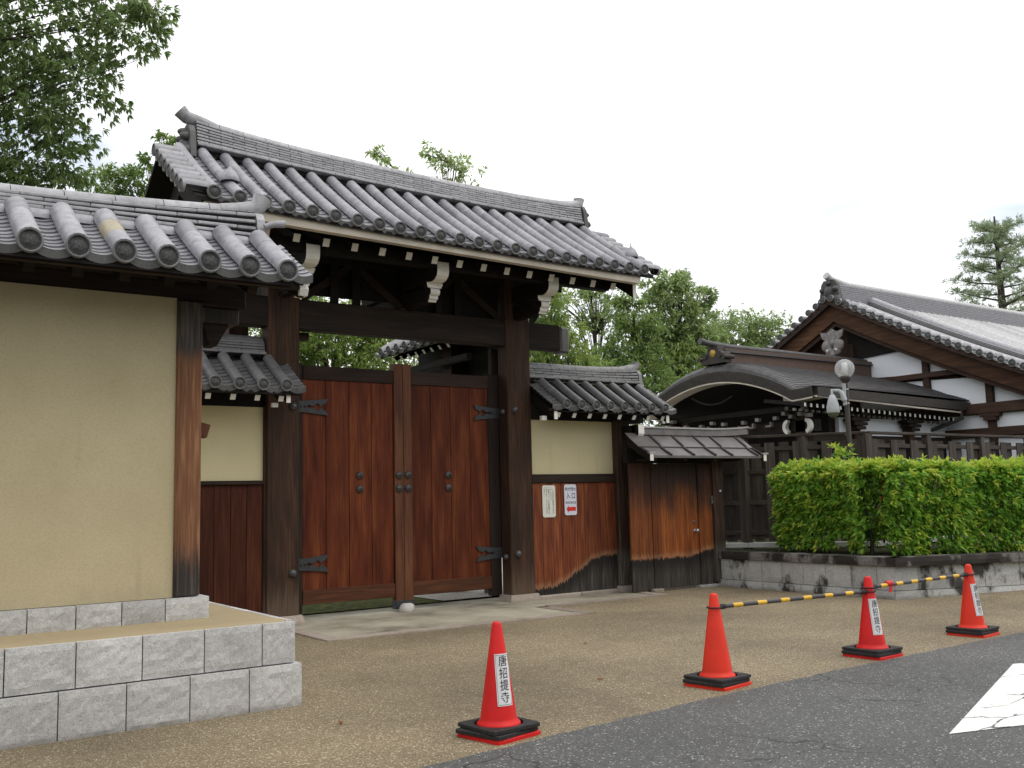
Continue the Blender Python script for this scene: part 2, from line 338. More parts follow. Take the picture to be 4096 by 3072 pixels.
def road_paint():
    k = NT('road_paint', 0.65, 0.3); v = k.n('Mapping', Vector=k.coord(), Rotation=(0, 0, R(18)), Scale=(.55, 1.5, 1))
    w = k.n('VectorMath', props={'operation': 'ADD'}, i0=v, i1=k.n('VectorMath', props={'operation': 'MULTIPLY'}, i0=k.n('TexNoise', out='Color', Vector=v, Scale=6.0, Detail=5.0), i1=(0.16, 0.16, 0)))
    d = k.n('TexVoronoi', props={'feature': 'DISTANCE_TO_EDGE'}, Vector=w, Scale=2.6); cf = k.math('MULTIPLY', k.ramp(d, [(0.012, 1.0), (0.028, 0.0)]), k.ramp(k.noise(v, 1.4, 3), [(.50, 0.0), (.55, 1.0)]))
    chip = k.ramp(k.noise(v, 26, 5, 0.7), [(0.30, 1.0), (0.35, 0.0)])
    sp = k.noise(v, 140, 2); c = k.ramp(sp, [(0.3, (0.62, 0.61, 0.585)), (0.6, (0.80, 0.79, 0.77))])
    k.color(k.mix(k.math('MAXIMUM', cf, k.math('MULTIPLY', chip, 0.8)), c, (0.07, 0.07, 0.07))); return k.m
M['road_paint'] = road_paint()
M['cone'] = flat('cone_plastic', (0.62, 0.013, 0.012), 0.5, 0.3, var=0.10, sc=6)
M['cone2'] = flat('cone_plastic_orange', (0.70, 0.033, 0.013), 0.5, 0.3, var=0.10, sc=6)
M['rubber'] = flat('black_rubber', (0.026, 0.024, 0.024), 0.7, 0.3, var=0.3, sc=30)
M['plastic_grey'] = flat('dark_pole_plastic', (0.050, 0.046, 0.052), 0.45)
M['yellow'] = flat('yellow_tape', (0.72, 0.42, 0.02), 0.4)
M['ribbon'] = flat('red_ribbon', (0.60, 0.02, 0.03), 0.5)
M['paper'] = flat('paper', (0.74, 0.73, 0.74), 0.7, var=0.03)
M['paper2'] = flat('cream_paper', (0.70, 0.70, 0.62), 0.7, var=0.03)
M['paper3'] = flat('cool_paper', (0.68, 0.69, 0.78), 0.7, var=0.03)
M['ink'] = flat('ink', (0.03, 0.032, 0.036), 0.7); M['ink2'] = flat('faded_ink', (0.16, 0.16, 0.15), 0.8); M['red_ink'] = flat('red_ink', (0.62, 0.03, 0.02), 0.6)
M['iron'] = flat('black_iron', (0.030, 0.032, 0.036), 0.55, 0.5, var=0.35, sc=50); M['knob'] = flat('dark_knob_metal', (0.075, 0.076, 0.080), 0.42, 0.6, 0.35, 0.3, 30)
M['steel'] = flat('steel', (0.42, 0.42, 0.43), 0.35, 0.5, 0.7); M['grey_box'] = flat('grey_enamel', (0.10, 0.10, 0.105), 0.4)
M['pole'] = flat('brown_pole_paint', (0.055, 0.045, 0.042), 0.5); M['cam_white'] = flat('camera_housing', (0.42, 0.44, 0.46), 0.4)
M['copper'] = flat('brown_copper', (0.125, 0.114, 0.110), 0.42, 0.5, 0.25, 0.22, 5); M['copper_dark'] = flat('dark_copper_batten', (0.040, 0.036, 0.036), 0.5, 0.4)
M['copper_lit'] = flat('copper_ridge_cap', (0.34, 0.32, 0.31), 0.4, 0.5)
M['bark'] = flat('bark_roofing', (0.070, 0.066, 0.066), 0.45, 0.4, 0, 0.3, 7); M['bark_edge'] = flat('bark_roof_edge', (0.056, 0.049, 0.044), 0.75, var=0.2)
M['ridge_brown'] = flat('brown_ridge_box', (0.105, 0.064, 0.048), 0.6); M['gold'] = flat('gold_crest', (0.55, 0.36, 0.07), 0.4, 0.5, 0.4)
M['greywood'] = flat('weathered_carving', (0.22, 0.20, 0.195), 0.7, var=0.35, sc=12)
M['lens'] = flat('camera_dome', (0.10, 0.10, 0.08), 0.1)
g = NT('globe_glass', 0.08, 0.6); g.color((0.85, 0.86, 0.88)); g_t = g.n('BsdfTransparent'); g_m = g.t.nodes.new('ShaderNodeMixShader'); g_m.inputs[0].default_value = 0.30
g.t.links.new(g_t, g_m.inputs[1]); g.t.links.new(g.b.outputs[0], g_m.inputs[2]); g.t.links.new(g_m.outputs[0], g.t.nodes['Material Output'].inputs['Surface']); M['glass'] = g.m

def leaf_mat(name, stops, trans=0.45, rough=0.5):
    k = NT(name, rough, 0.3); ri = k.n('NewGeometry', out='Random Per Island'); big = k.noise(k.coord(), 0.8, 3)
    f = k.math('ADD', k.math('MULTIPLY', ri, 0.62), k.math('MULTIPLY', big, 0.38)); c = k.ramp(f, stops); k.color(c)
    tl = k.n('BsdfTranslucent', Color=c); ms = k.t.nodes.new('ShaderNodeMixShader'); ms.inputs[0].default_value = trans
    k.t.links.new(k.b.outputs[0], ms.inputs[1]); k.t.links.new(tl, ms.inputs[2]); k.t.links.new(ms.outputs[0], k.t.nodes['Material Output'].inputs['Surface'])
    return k.m
M['leaf_big'] = leaf_mat('broadleaf', [(0.15, (0.13, 0.20, 0.075)), (0.5, (0.21, 0.30, 0.11)), (0.85, (0.33, 0.42, 0.16))], 0.52)
M['leaf_mid'] = leaf_mat('evergreen_leaf', [(0.15, (0.11, 0.18, 0.055)), (0.5, (0.20, 0.30, 0.085)), (0.85, (0.33, 0.43, 0.13))], 0.5)
M['leaf_light'] = leaf_mat('light_leaf', [(0.15, (0.15, 0.23, 0.055)), (0.5, (0.26, 0.36, 0.09)), (0.85, (0.40, 0.49, 0.15))], 0.5)
M['leaf_far'] = leaf_mat('distant_leaf', [(0.15, (0.184, 0.265, 0.109)), (0.5, (0.310, 0.414, 0.161)), (0.85, (0.448, 0.540, 0.230))], 0.5)  # lightened leaf colour stands in for haze over the far trees
M['leaf_thin'] = leaf_mat('thin_hazy_leaf', [(0.15, (0.240, 0.330, 0.120)), (0.5, (0.360, 0.465, 0.180)), (0.85, (0.495, 0.585, 0.270))], 0.6)  # haze round the thin treetops painted in as a paler leaf
M['leaf_pine'] = leaf_mat('pine_needles', [(0.15, (0.200, 0.263, 0.163)), (0.5, (0.300, 0.375, 0.213)), (0.85, (0.413, 0.488, 0.288))], 0.4)  # needles paled to grey-green, distance haze put into the colour
M['leaf_hedge'] = leaf_mat('hedge_leaf', [(0.10, (0.085, 0.20, 0.035)), (0.40, (0.19, 0.40, 0.055)), (0.70, (0.31, 0.53, 0.065)), (0.92, (0.48, 0.60, 0.09))], 0.45, 0.34)
M['leaf_tip'] = leaf_mat('hedge_tip_leaf', [(0.10, (0.34, 0.50, 0.06)), (0.55, (0.50, 0.61, 0.085)), (0.82, (0.60, 0.61, 0.12)), (0.94, (0.54, 0.38, 0.12))], 0.42, 0.36)
M['leaf_rust'] = leaf_mat('rusty_leaf', [(0.2, (0.22, 0.06, 0.02)), (0.8, (0.40, 0.14, 0.05))])
M['bark_trunk'] = wood('tree_bark', (0.030, 0.024, 0.018), (0.065, 0.053, 0.042), (0.11, 0.095, 0.078))

# ------------------------------------------------------------ ground
BND = [(-30, 1.0), (-12, 2.9), (-3, 4.2), (0, 4.57), (2.8, 4.95), (4.95, 5.18), (6.6, 5.29), (8.05, 5.36), (10, 5.40), (14, 5.5), (25, 5.7), (70, 6.4)]
bx_ = [b[0] for b in BND]; by_ = [b[1] for b in BND]
def zg(x, y):
    t = max(0.0, min(4.0, x - 11.8)); s = max(0.0, min(1.0, (12.5 - y) / 2)) * max(0.0, min(1.0, (y - 5.2) / 1.2))
    return 0.027 * t * s
xs = sorted(set([-30, -20, -12, -6, -3] + list(np.arange(-2, 18, 0.12)) + [20, 25, 35, 50, 70]))
edge = {x: float(np.interp(x, bx_, by_)) + (random.uniform(-0.018, 0.018) if -2 < x < 18 else 0) for x in xs}
def pave(x, t):
    e = edge[x]; y = e + t * (11.9 - e) if t <= 1 else 11.9 + (t - 1) * 60
    return (x, y, zg(x, y))
props(MB().grid(pave, xs, [0, .1, .2, .3, .4, .5, .6, .7, .8, .9, 1.0]).build('paving', M['paving']), kind='structure')
props(MB().grid(lambda x, t: (x, edge[x] + t * (-45 - edge[x]), 0), xs, [0, .1, 0.25, .5, 1.0]).build('road', M['asphalt']), kind='structure')
props(MB().grid(lambda x, y: (x, y, -0.05), [-300, -40, 0, 40, 300], [-300, -40, 0, 40, 400], sm=False).build('ground', M['base']), kind='structure')
props(MB().grid(lambda x, y: (x, y, 0.004), [4.4, 6, 8, 9, 12], [11.901, 12.15, 12.45], sm=False).build('gate_threshold', M['apron']), kind='structure')
props(MB().grid(lambda x, y: (x, y, 0.02), [-2, 4, 6.6, 7.4], [12.45, 14, 17, 30], sm=False).build('moss_ground', M['moss']), kind='structure')
props(MB().grid(lambda x, y: (x, y, 0.03), [7.4, 9, 12, 30], [12.451, 14, 17, 40], sm=False).build('gravel_ground', M['gravel']), kind='structure')
rd = MB().add([(5.60, 3.52, .004), (8.17, 4.51, .004), (9.15, 4.21, .004), (6.58, 3.22, .004)], [(3, 2, 1, 0)]).build('road_marking', M['road_paint']); props(rd, kind='structure')

# apron with granite kerb strips
ap = MB()
ap.add([(4.60, 10.12, .008), (7.92, 10.05, .008), (7.92, 10.93, .008), (10.1, 10.93, .008), (10.1, 11.9, .008), (3.0, 11.9, .008), (3.0, 11.05, .008), (4.60, 11.05, .008)], [tuple(range(8))])
ap = props(ap.build('gate_apron', M['apron']), kind='structure')
def strip(p, q, w, n, mat='granite_warm'):
    p = Vector(p); q = Vector(q); d = (q - p) / n; nrm = Vector((-d.y, d.x)).normalized() * w
    for i in range(n):
        a = p + d * i + d.normalized() * 0.003; b = p + d * (i + 1) - d.normalized() * 0.003; z = 0.012 + random.uniform(0, 0.003)
        MB().hexa([(a.x, a.y, -.02), (b.x, b.y, -.02), (b.x + nrm.x, b.y + nrm.y, -.02), (a.x + nrm.x, a.y + nrm.y, -.02), (a.x, a.y, z), (b.x, b.y, z), (b.x + nrm.x, b.y + nrm.y, z), (a.x + nrm.x, a.y + nrm.y, z)]).build('kerb_stone', M[mat], ap)
strip((4.46, 9.93), (7.93, 9.845), 0.19, 4); strip((4.65, 10.125), (4.65, 11.1), 0.19, 1)
strip((8.11, 9.85), (8.11, 10.80), 0.19, 1); strip((8.12, 10.82), (10.30, 10.78), 0.15, 3); strip((10.30, 10.94), (10.30, 11.30), 0.17, 1)

# ------------------------------------------------------------ stone blocks
def stone(parent, o, ux, uy, w, h, t, mat, rough=0.006, nu=7, nv=5, chip=0.006, name='stone'):
    """block: front lower-left corner o, ux along the wall, uy outward normal; rough split front with worn arrises"""
    o = Vector(o); ux = Vector(ux); uy = Vector(uy); up = Vector((0, 0, 1)); b = MB(); g = 0.004
    pts = []
    for j in range(nv):
        for i in range(nu):
            u = i / (nu - 1); v = j / (nv - 1); e = min(u, 1 - u, v, 1 - v); d = random.uniform(-rough, rough) if e > 0.01 else -chip - random.uniform(0, rough * 0.7)
            pts.append(o + ux * (g + u * (w - 2 * g) + (random.uniform(-.01, .01) if 0 < i < nu - 1 else 0)) + up * (g + v * (h - 2 * g)) + uy * d)
    b.add(pts, [(j * nu + i, j * nu + i + 1, (j + 1) * nu + i + 1, (j + 1) * nu + i) for j in range(nv - 1) for i in range(nu - 1)], 0, False)
    back = [o + ux * (g + u * (w - 2 * g)) + up * (g + v * (h - 2 * g)) - uy * t for u, v in ((0, 0), (1, 0), (1, 1), (0, 1))]
    k = len(pts); top = [(nv - 1) * nu + i for i in range(nu)]; bot = list(range(nu))
    lf = [j * nu for j in range(nv)]; rg = [j * nu + nu - 1 for j in range(nv)]
    b.v += [tuple(p) for p in back]
    for f in (top + [k + 2, k + 3], [*reversed(bot), k, k + 1], [*reversed(rg), k + 1, k + 2][::-1], lf + [k + 3, k]): b.f.append(tuple(f)); b.m.append(0); b.s.append(False)
    b.f.append((k, k + 3, k + 2, k + 1)); b.m.append(0); b.s.append(False)
    return b.build(name, mat, parent)

rw = thing('retaining_wall', 'low grey split-granite terrace wall of two courses in front of the ochre wall', 'stone wall', (0.5, 7.2, 0))
def course(root, z, h, y, joints, mat, t=0.3, batter=0.0, **k):
    for a, b in zip(joints[:-1], joints[1:]): stone(root, (a, y, z), (1, 0, 0), (0, -1, 0), b - a, h, t, mat, **k)
top_j = [2.90 - 0.255] + [2.645 - 0.42 * i for i in range(1, 13)]; top_j = sorted(top_j + [2.90])
bot_j = sorted([2.94, 2.54] + [2.54 - 0.42 * i for i in range(1, 13)])
course(rw, 0.31, 0.300, 7.02, top_j, M['granite'], t=.055, rough=0.0042, nu=11, nv=8); course(rw, -0.02, 0.328, 6.99, bot_j, M['granite'], rough=0.0042, nu=11, nv=8)
for i in range(11):                                                  # blocks of the short return side
    stone(rw, (2.90, 7.08 + i * 0.42, 0.31), (0, 1, 0), (1, 0, 0), 0.42, 0.307, 0.05, M['granite'], nu=5, nv=4)
    stone(rw, (2.94, 7.30 + i * 0.42, -0.02), (0, 1, 0), (1, 0, 0), 0.42, 0.328, 0.3, M['granite'], nu=5, nv=4)
MB().grid(lambda x, y: (x, y, (0.612 if y > 7.1 else .585) + random.uniform(-.003, .003)), list(np.linspace(-3, 2.86, 14)), [7.07, 7.115, 7.3, 7.5, 7.7, 8.6, 9.5, 10.5, 11.7]).build('terrace_fill', M['terrace'], rw)
MB().box(-3, 2.70, 7.25, 11.6, 0.0, 0.58).build('wall_core', M['terrace'], rw)

# ------------------------------------------------------------ tiled roofs
def arc_pts(r, a0, a1, n): return [(r * math.sin(a0 + (a1 - a0) * i / n), r * math.cos(a0 + (a1 - a0) * i / n)) for i in range(n + 1)]
def barrel_mesh(name, r, L, head=False, lean=0, hr=1.17, dm='tile_disc', tm='tile'):
    b = MB(); n = 8; A = math.pi * 0.55; th = 0.014
    o0 = arc_pts(r * 0.996, -A, A, n); o1 = arc_pts(r, -A, A, n); i1 = arc_pts(r - th, -A, A, n)
    v = [(x, 0, z) for x, z in o0] + [(x, L, z) for x, z in o1] + [(x, L, z) for x, z in i1]; k = n + 1
    b.add(v, [(i + 1, i, k + i, k + i + 1) for i in range(n)], 0, True)
    b.add(v, [(k + i + 1, k + i, 2 * k + i, 2 * k + i + 1) for i in range(n)])
    b.add([(x, 0, z) for x, z in o0] + [(x, 0, z) for x, z in arc_pts(r - th, -A, A, n)], [(i, i + 1, k + i + 1, k + i) for i in range(n)])
    if head:
        R0 = r * hr; c = (0, 0, -0.012); Mx = Matrix.Rotation(-math.pi / 2, 4, 'X')
        tilt = Matrix.Translation((0, L, 0)) @ Matrix.Rotation(R(lean), 4, 'X') @ Matrix.Translation((0, -L, 0))
        b.lathe([(R0 * 0.9, L - 0.012), (R0, L), (R0, L + 0.022)], c, 18, 0, True, tilt @ Mx)
        b.lathe([(R0, L + 0.022), (R0 * 0.95, L + 0.03), (R0 * 0.84, L + 0.03), (R0 * 0.80, L + 0.016)], c, 18, 2, True, tilt @ Mx)
        b.lathe([(R0 * 0.80, L + 0.016), (R0 * 0.5, L + 0.019), (R0 * 0.46, L + 0.024), (R0 * 0.1, L + 0.024), (0.0005, L + 0.026)], c, 18, 1, True, tilt @ Mx)
    return b.mesh(name, [M[tm], M[dm], M['tile_rim']])
def pan_mesh(name, w, L, eave=False, tm='tile'):
    b = MB(); n = 6; sag = w * 0.15; th = 0.018; lift = 0.016
    def zz(u): return -sag * (1 - (2 * u - 1) ** 2)
    us = [i / n for i in range(n + 1)]; k = n + 1
    v = [((u - .5) * w, 0, zz(u)) for u in us] + [((u - .5) * w, L, zz(u) + lift) for u in us] + [((u - .5) * w, L, zz(u) + lift - (th if not eave else 0.02)) for u in us]
    b.add(v, [(i, i + 1, k + i + 1, k + i) for i in range(n)], 0, True); b.add(v, [(k + i, k + i + 1, 2 * k + i + 1, 2 * k + i) for i in range(n)])
    if eave:
        h = 0.055
        f = [((u - .5) * w, L + .004, zz(u) + lift) for u in us] + [((u - .5) * w, L + .004 + h * .5, zz(u) + lift - h) for u in us] + [((u - .5) * w, L + .004, zz(u) + lift - h) for u in us]
        b.add(f, [(i, i + 1, k + i + 1, k + i) for i in range(n)], 1, False); b.add(f, [(k + i, k + i + 1, 2 * k + i + 1, 2 * k + i) for i in range(n)], 1)
    return b.mesh(name, [M[tm], M['tile_dark']])
def noshi_mesh(name, L, d, h, tm='tile_light'):
    b = MB(); b.cbox(-L / 2 + .002, L / 2 - .002, -d, 0, 0, h, 0.005)
    return b.mesh(name, [M[tm]])
def cap_mesh(name, r, L, tm='tile_light'):
    b = MB(); n = 10; A = math.pi * 0.5; o = arc_pts(r, -A, A, n); k = n + 1
    v = [(-L / 2 + .003, x, z) for x, z in o] + [(L / 2 - .003, x, z) for x, z in o]
    b.add(v, [(i, i + 1, k + i + 1, k + i) for i in range(n)], 0, True); b.add(v[:k], [tuple(range(k))]); b.add(v[k:], [tuple(reversed(range(k)))])
    return b.mesh(name, [M[tm]])

class Roof:
    """two-sided tiled roof; local frame (u along the ridge, d down the front slope from the ridge line, z)"""
    hr = 1.17; tm = 'tile'; tl = 'tile_light'
    def __init__(s, root, X, u0, u1, pitch, r, D, zr, rise, conc=0.12, dz=lambda u: 0.0, front=1):
        s.X = X; s.u0, s.u1 = u0, u1; s.p = pitch; s.r = r; s.D = D; s.zr = zr; s.rise = rise; s.c = conc; s.dz = dz; s.root = root
        s.n = int(round((u1 - u0) / pitch)); s.p = (u1 - u0) / s.n; s.roof = None
    def z(s, d): t = d / s.D; return s.zr - s.rise * ((1 + s.c) * t - s.c * t * t)      # axis height of the barrels
    def mat(s, u, d, off=0.0, side=1, e=1e-3):
        sl = (s.z(d + e) - s.z(d)) / e; y = Vector((0, side, sl)).normalized(); du = 0
        x = Vector((1, 0, du)).normalized(); zv = Vector((1, 0, 0)).cross(y)
        if zv.z < 0: zv = -zv
        x = (x - zv * x.dot(zv)).normalized() if False else Vector((1, 0, 0))
        m = Matrix((x, y, zv)).transposed().to_4x4(); m.translation = Vector((u, side * d, s.z(d) + s.dz(u))) + zv * off
        return s.X @ m
    def base(s, mats=None, over=0.06, thick=0.05, soff=-0.085, under=None, dstart=0.0, rear=True):
        b = MB(); us = list(np.linspace(s.u0 - over, s.u1 + over, 14)); ds = list(np.linspace(dstart, s.D - 0.02, 9))
        sides = (1, -1) if rear else (1,)
        for sd in sides:
            for off, mi in ((soff, 0), (soff - thick, 1)):
                b.grid(lambda u, d, sd=sd, off=off: s.X @ Vector((u, sd * d, s.z(d) + s.dz(u) + off)), us, ds, mi, False)
            for u in (us[0], us[-1]):
                b.grid(lambda q, d, sd=sd, u=u: s.X @ Vector((u, sd * d, s.z(d) + s.dz(u) + soff - q * thick)), [0, 1], ds, 1, False)
            b.grid(lambda u, q, sd=sd: s.X @ Vector((u, sd * ds[-1], s.z(ds[-1]) + s.dz(u) + soff - q * thick)), us, [0, 1], 1, False)
        s.roof = b.build('roof', [M['tile_bed'], under or M['wood_black']], s.root); return s.roof
    def tiles(s, nb, npan, d0, heads=True, ochre=None, skip=lambda i: False):
        L = (s.D - d0); bl = L / nb; pl = L / npan
        ln = lambda d, w: math.hypot(w, s.z(d + w) - s.z(d))
        bms = [barrel_mesh('cover_tile' if k < nb - 1 else 'eave_cover_tile', s.r, ln(d0 + k * bl, bl) - .0008, k == nb - 1, 27, s.hr, 'tile_disc', s.tm) for k in range(nb)]
        pms = [pan_mesh('pan_tile' if k < npan - 1 else 'eave_pan_tile', s.p - s.r * 0.9, ln(d0 + k * pl, pl) + 0.03, k == npan - 1, s.tm) for k in range(npan)]
        bed = MB()
        for i in range(s.n + 1):
            u = s.u0 + i * s.p
            for k in range(nb):
                m = s.mat(u, d0 + k * bl, random.uniform(-.0007, .0007), 1, bl)
                inst('eave_cover_tile' if k == nb - 1 else 'cover_tile', bms[k], s.roof, m @ Matrix.Rotation(random.uniform(-.004, .004), 4, 'Z'))
            bed.tube([s.X @ Vector((u, d, s.z(d) + s.dz(u) - 0.012)) for d in np.linspace(d0, s.D - 0.04, 5)], s.r * 0.9, 8, 0, False)
            if i < s.n:
                for k in range(npan):
                    m = s.mat(u + s.p / 2, d0 + k * pl - 0.02, -0.035 + random.uniform(-.002, .002), 1, pl)
                    inst('eave_pan_tile' if k == npan - 1 else 'pan_tile', pms[k], s.roof, m)
        bed.build('tile_mortar', M['tile_bed'], s.roof)
    def rear(s):
        b = MB()
        for i in range(s.n + 1):
            u = s.u0 + i * s.p
            b.tube([s.X @ Vector((u, -d, s.z(d) + s.dz(u))) for d in np.linspace(0.1, s.D, 5)], s.r, 8, 0, True)
        props(b.build('rear_tile_rows', M['tile'], s.roof), kind='stuff')
    def edge_pans(s, npan, d0, ends=(1,), w=0.15):
        pl = (s.D - d0) / npan; q_ = pl * 1.18; pm = pan_mesh('verge_pan_tile', w, q_ + 0.03, False, s.tm); em = pan_mesh('verge_eave_tile', w, q_ + 0.03, True, s.tm)
        for e in ends:
            u = s.u1 + w / 2 + 0.05 if e > 0 else s.u0 - w / 2 - 0.05
            for k in range(npan): inst('verge_pan_tile', em if k == npan - 1 else pm, s.roof, s.mat(u, d0 + k * pl - 0.02, -0.03))
    def verge(s, n, d0, d1, ln, ends):
        me = barrel_mesh('verge_cover_tile', s.r, ln, True, 0, 1.1)
        for e in ends:
            for k in range(n):
                d = d0 + (d1 - d0) * k / (n - 1)
                u = s.u0 - s.r * 0.8 if e < 0 else s.u1 + s.r * 0.8
                m = s.X @ Matrix.Translation(Vector((u, d, s.z(d) + s.dz(u) - 0.005))) @ Matrix.Rotation(R(90 if e < 0 else -90), 4, 'Z') @ Matrix.Rotation(R(0), 4, 'X')
                inst('verge_cover_tile', me, s.roof, m)
    def ridge(s, u0, u1, zb, n, h, Ln, dep, taper, sori, capr, capL, wedge=0, bottom=True, rear=True):
        """courses of flat tiles with round caps; sori(u) lifts the top; every tile an object"""
        core = MB(); us = list(np.linspace(u0, u1, 16))
        hh = n * h
        for sd in (1, -1):
            core.grid(lambda u, q, sd=sd: s.X @ Vector((u, sd * (dep - 0.03 - taper * q * n), zb + s.dz(u) + q * (hh + sori(u)))), us, [0, 1])
        core.build('ridge_core', M['tile_bed'], s.roof)
        for k in range(n):
            d = dep - taper * k; nt = max(1, int(round((u1 - u0) / Ln))); off = 0.5 if k % 2 else 0.0
            big = bottom and k == 0
            edges = [u0] + [u0 + (i + off) * (u1 - u0) / nt for i in range(0 if off else 1, nt)] + [u1]
            cache = {}
            for a, b in zip(edges[:-1], edges[1:]):
                if b - a < 0.03: continue
                um = (a + b) / 2; key = round(b - a, 3)
                if key not in cache: cache[key] = noshi_mesh('ridge_tile', key, 0.12, (h * 0.84) if not big else h * 0.97, s.tl)
                e = 1e-3; zf = lambda u: zb + s.dz(u) + k * h + sori(u) * ((k + 0.5) / n)
                sl = (zf(um + e) - zf(um)) / e
                for sd in ((1, -1) if rear else (1,)):
                    m = s.X @ Matrix.Translation(Vector((um, sd * (d + (0.03 if big else 0)), zf(um) + random.uniform(-.0015, .0015)))) @ Matrix.Rotation(-math.atan(sl), 4, 'Y')
                    if sd < 0: m = m @ Matrix.Rotation(math.pi, 4, 'Z')
                    inst('ridge_tile', cache[key], s.roof, m)
        nc = max(1, int(round((u1 - u0) / capL))); cl = (u1 - u0) / nc; cm = cap_mesh('ridge_cap_tile', capr, cl, s.tl)
        zt = lambda u: zb + s.dz(u) + hh + sori(u)
        for i in range(nc):
            u = u0 + (i + .5) * cl; sl = (zt(u + 1e-3) - zt(u)) / 1e-3
            inst('ridge_cap_tile', cm, s.roof, s.X @ Matrix.Translation(Vector((u, 0, zt(u)))) @ Matrix.Rotation(-math.atan(sl), 4, 'Y'))
        s.zt = zt
    def oni(s, u, sgn, w, h, zb, tip=0.22, rise=0.12, capr=0.08, swirl=True):
        """end plate of the ridge with an upturned round tile above it"""
        X = s.X; b = MB()
        poly = [(-w, 0), (w, 0), (w * 0.93, h * 0.30), (w * 0.80, h * 0.72), (w * 0.5, h * 0.93), (0, h), (-w * 0.5, h * 0.93), (-w * 0.80, h * 0.72), (-w * 0.93, h * 0.30)]
        b.prism(poly, lambda a, c, d: X @ Vector((u + sgn * d, a, zb + c)), -0.02, 0.05)
        if swirl:
            for (a, c, rr) in ((0, h * .35, w * .55), (-w * .55, h * .2, w * .34), (w * .55, h * .2, w * .34), (-w * .4, h * .62, w * .26), (w * .4, h * .62, w * .26), (0, h * .78, w * .26)):
                b.lathe([(rr * math.cos(t), 0.11 * math.sin(t) + 0.045) for t in np.linspace(0, 1.5, 5)], (0, 0, 0), 10, 0, True, X @ Matrix.Translation(Vector((u, a, zb + c))) @ Matrix.Rotation(R(90 * sgn), 4, 'Y'))
        o = b.build('ridge_end_tile', M['tile_dark' if swirl else s.tl], s.roof)
        t = MB(); z0 = s.zt(u)
        path = [X @ Vector((u - sgn * 0.30, 0, s.zt(u - sgn * 0.30))), X @ Vector((u - sgn * 0.12, 0, z0 + 0.012)), X @ Vector((u + sgn * (tip * .35), 0, z0 + rise * .38)), X @ Vector((u + sgn * tip, 0, z0 + rise))]
        t.tube(path, [capr, capr, capr * 1.0, capr * 1.12], 14); t.build('upturned_ridge_tile', M[s.tl], s.roof)
        return o

ID = Matrix.Identity(4)
def frontX(yc): return Matrix(((1, 0, 0, 0), (0, -1, 0, yc), (0, 0, 1, 0), (0, 0, 0, 1)))      # front slope faces -Y
def eave_rafters(root, xs_, y0, z0, y1, z1, w, h, mat, endmat, name='rafter'):
    for x in xs_:
        a = Vector((x, y0, z0)); b = Vector((x, y1, z1)); m = MB(); m.obox(a, b, w, h, 0, bv=0.003)
        d = (b - a).normalized(); m.obox(a - d * 0.006, a + d * 0.002, w, h, 1, bv=0.0005); m.build(name, [mat, endmat], root)

# ------------------------------------------------------------ left plastered wall
lw = thing('plaster_wall', 'ochre plaster wall with tiled roof and orange-brown end post above the granite terrace', 'wall', (0.5, 7.95, 0.6))
j = [2.48]
for q in (2.145, 1.83, 1.514, 1.194): j.append(q)
while j[-1] > -3: j.append(j[-1] - 0.32)
course(lw, 0.60, 0.18, 7.715, sorted(j), M['granite'], t=0.5, rough=0.004, nu=9, nv=5, name='plinth_stone')
MB().box(-3, 2.215, 7.79, 8.15, 0.78, 3.12).build('plaster_panel', M['plaster'], lw)
MB().cbox(2.215, 2.415, 7.765, 8.17, 0.782, 3.10, 0.008).build('post', M['wood_post'], lw)
MB().cbox(-3, 2.78, 7.80, 8.02, 3.085, 3.26, 0.008).build('wall_beam', M['wood_beam'], lw)
MB().cbox(2.42, 2.74, 7.84, 8.06, 2.955, 3.083, 0.01).build('beam_end', M['wood_post'], lw)
MB().prism([(2.44, 2.95), (2.66, 2.95), (2.56, 2.77), (2.50, 2.77)], lambda a, c, d: Vector((a, d, c)), 7.86, 8.02).build('bracket', M['wood_beam'], lw)
m = MB(); m.hexa([(2.40, 7.90, 2.05), (2.50, 7.90, 2.02), (2.50, 8.0, 2.02), (2.40, 8.0, 2.05), (2.40, 7.90, 2.16), (2.53, 7.90, 2.125), (2.53, 8.0, 2.125), (2.40, 8.0, 2.16)]); m.build('tie_end', M['wood_stile'], lw)
eave_rafters(lw, [1.075 - 0.32 * i for i in range(12, 0, -1)] + [1.075 + 0.32 * i for i in range(6)], 7.36, 3.16, 7.98, 3.46, 0.075, 0.085, M['wood_black'], M['wood_beam'])
MB().cbox(-3, 3.02, 7.16, 7.22, 3.15, 3.21, 0.006).build('eave_board', M['wood_beam'], lw)
MB().prism([(7.19, 3.19), (7.19, 3.09), (7.95, 3.42), (7.95, 3.60)], lambda a, c, d: Vector((d, a, c)), 2.98, 3.03).build('barge_board', M['wood_black'], lw)
m = MB(); m.prism([(0, 0), (0.13, 0), (0.16, 0.05), (0.13, 0.09), (0, 0.09)], lambda a, c, d: Vector((2.985 + d, 7.27 - a * .8, 3.105 + c)), 0, 0.07); m.build('barge_bracket', M['white'], lw)
rl = Roof(lw, frontX(7.95), -2.60, 2.86, 0.304, 0.083, 0.85, 3.815, 0.53)
rl.hr = 1.04; rl.base(); rl.tiles(3, 9, 0.20); rl.edge_pans(9, 0.20, (1,), 0.16); rl.rear()
so = lambda u: 0.115 * max(0.0, (u - 0.7) / 2.1) ** 1.5
rl.ridge(-2.7, 2.87, 3.70, 4, 0.031, 0.33, 0.15, 0.011, so, 0.070, 0.36, bottom=False)
fm = barrel_mesh('filler_tile', 0.075, 0.14)
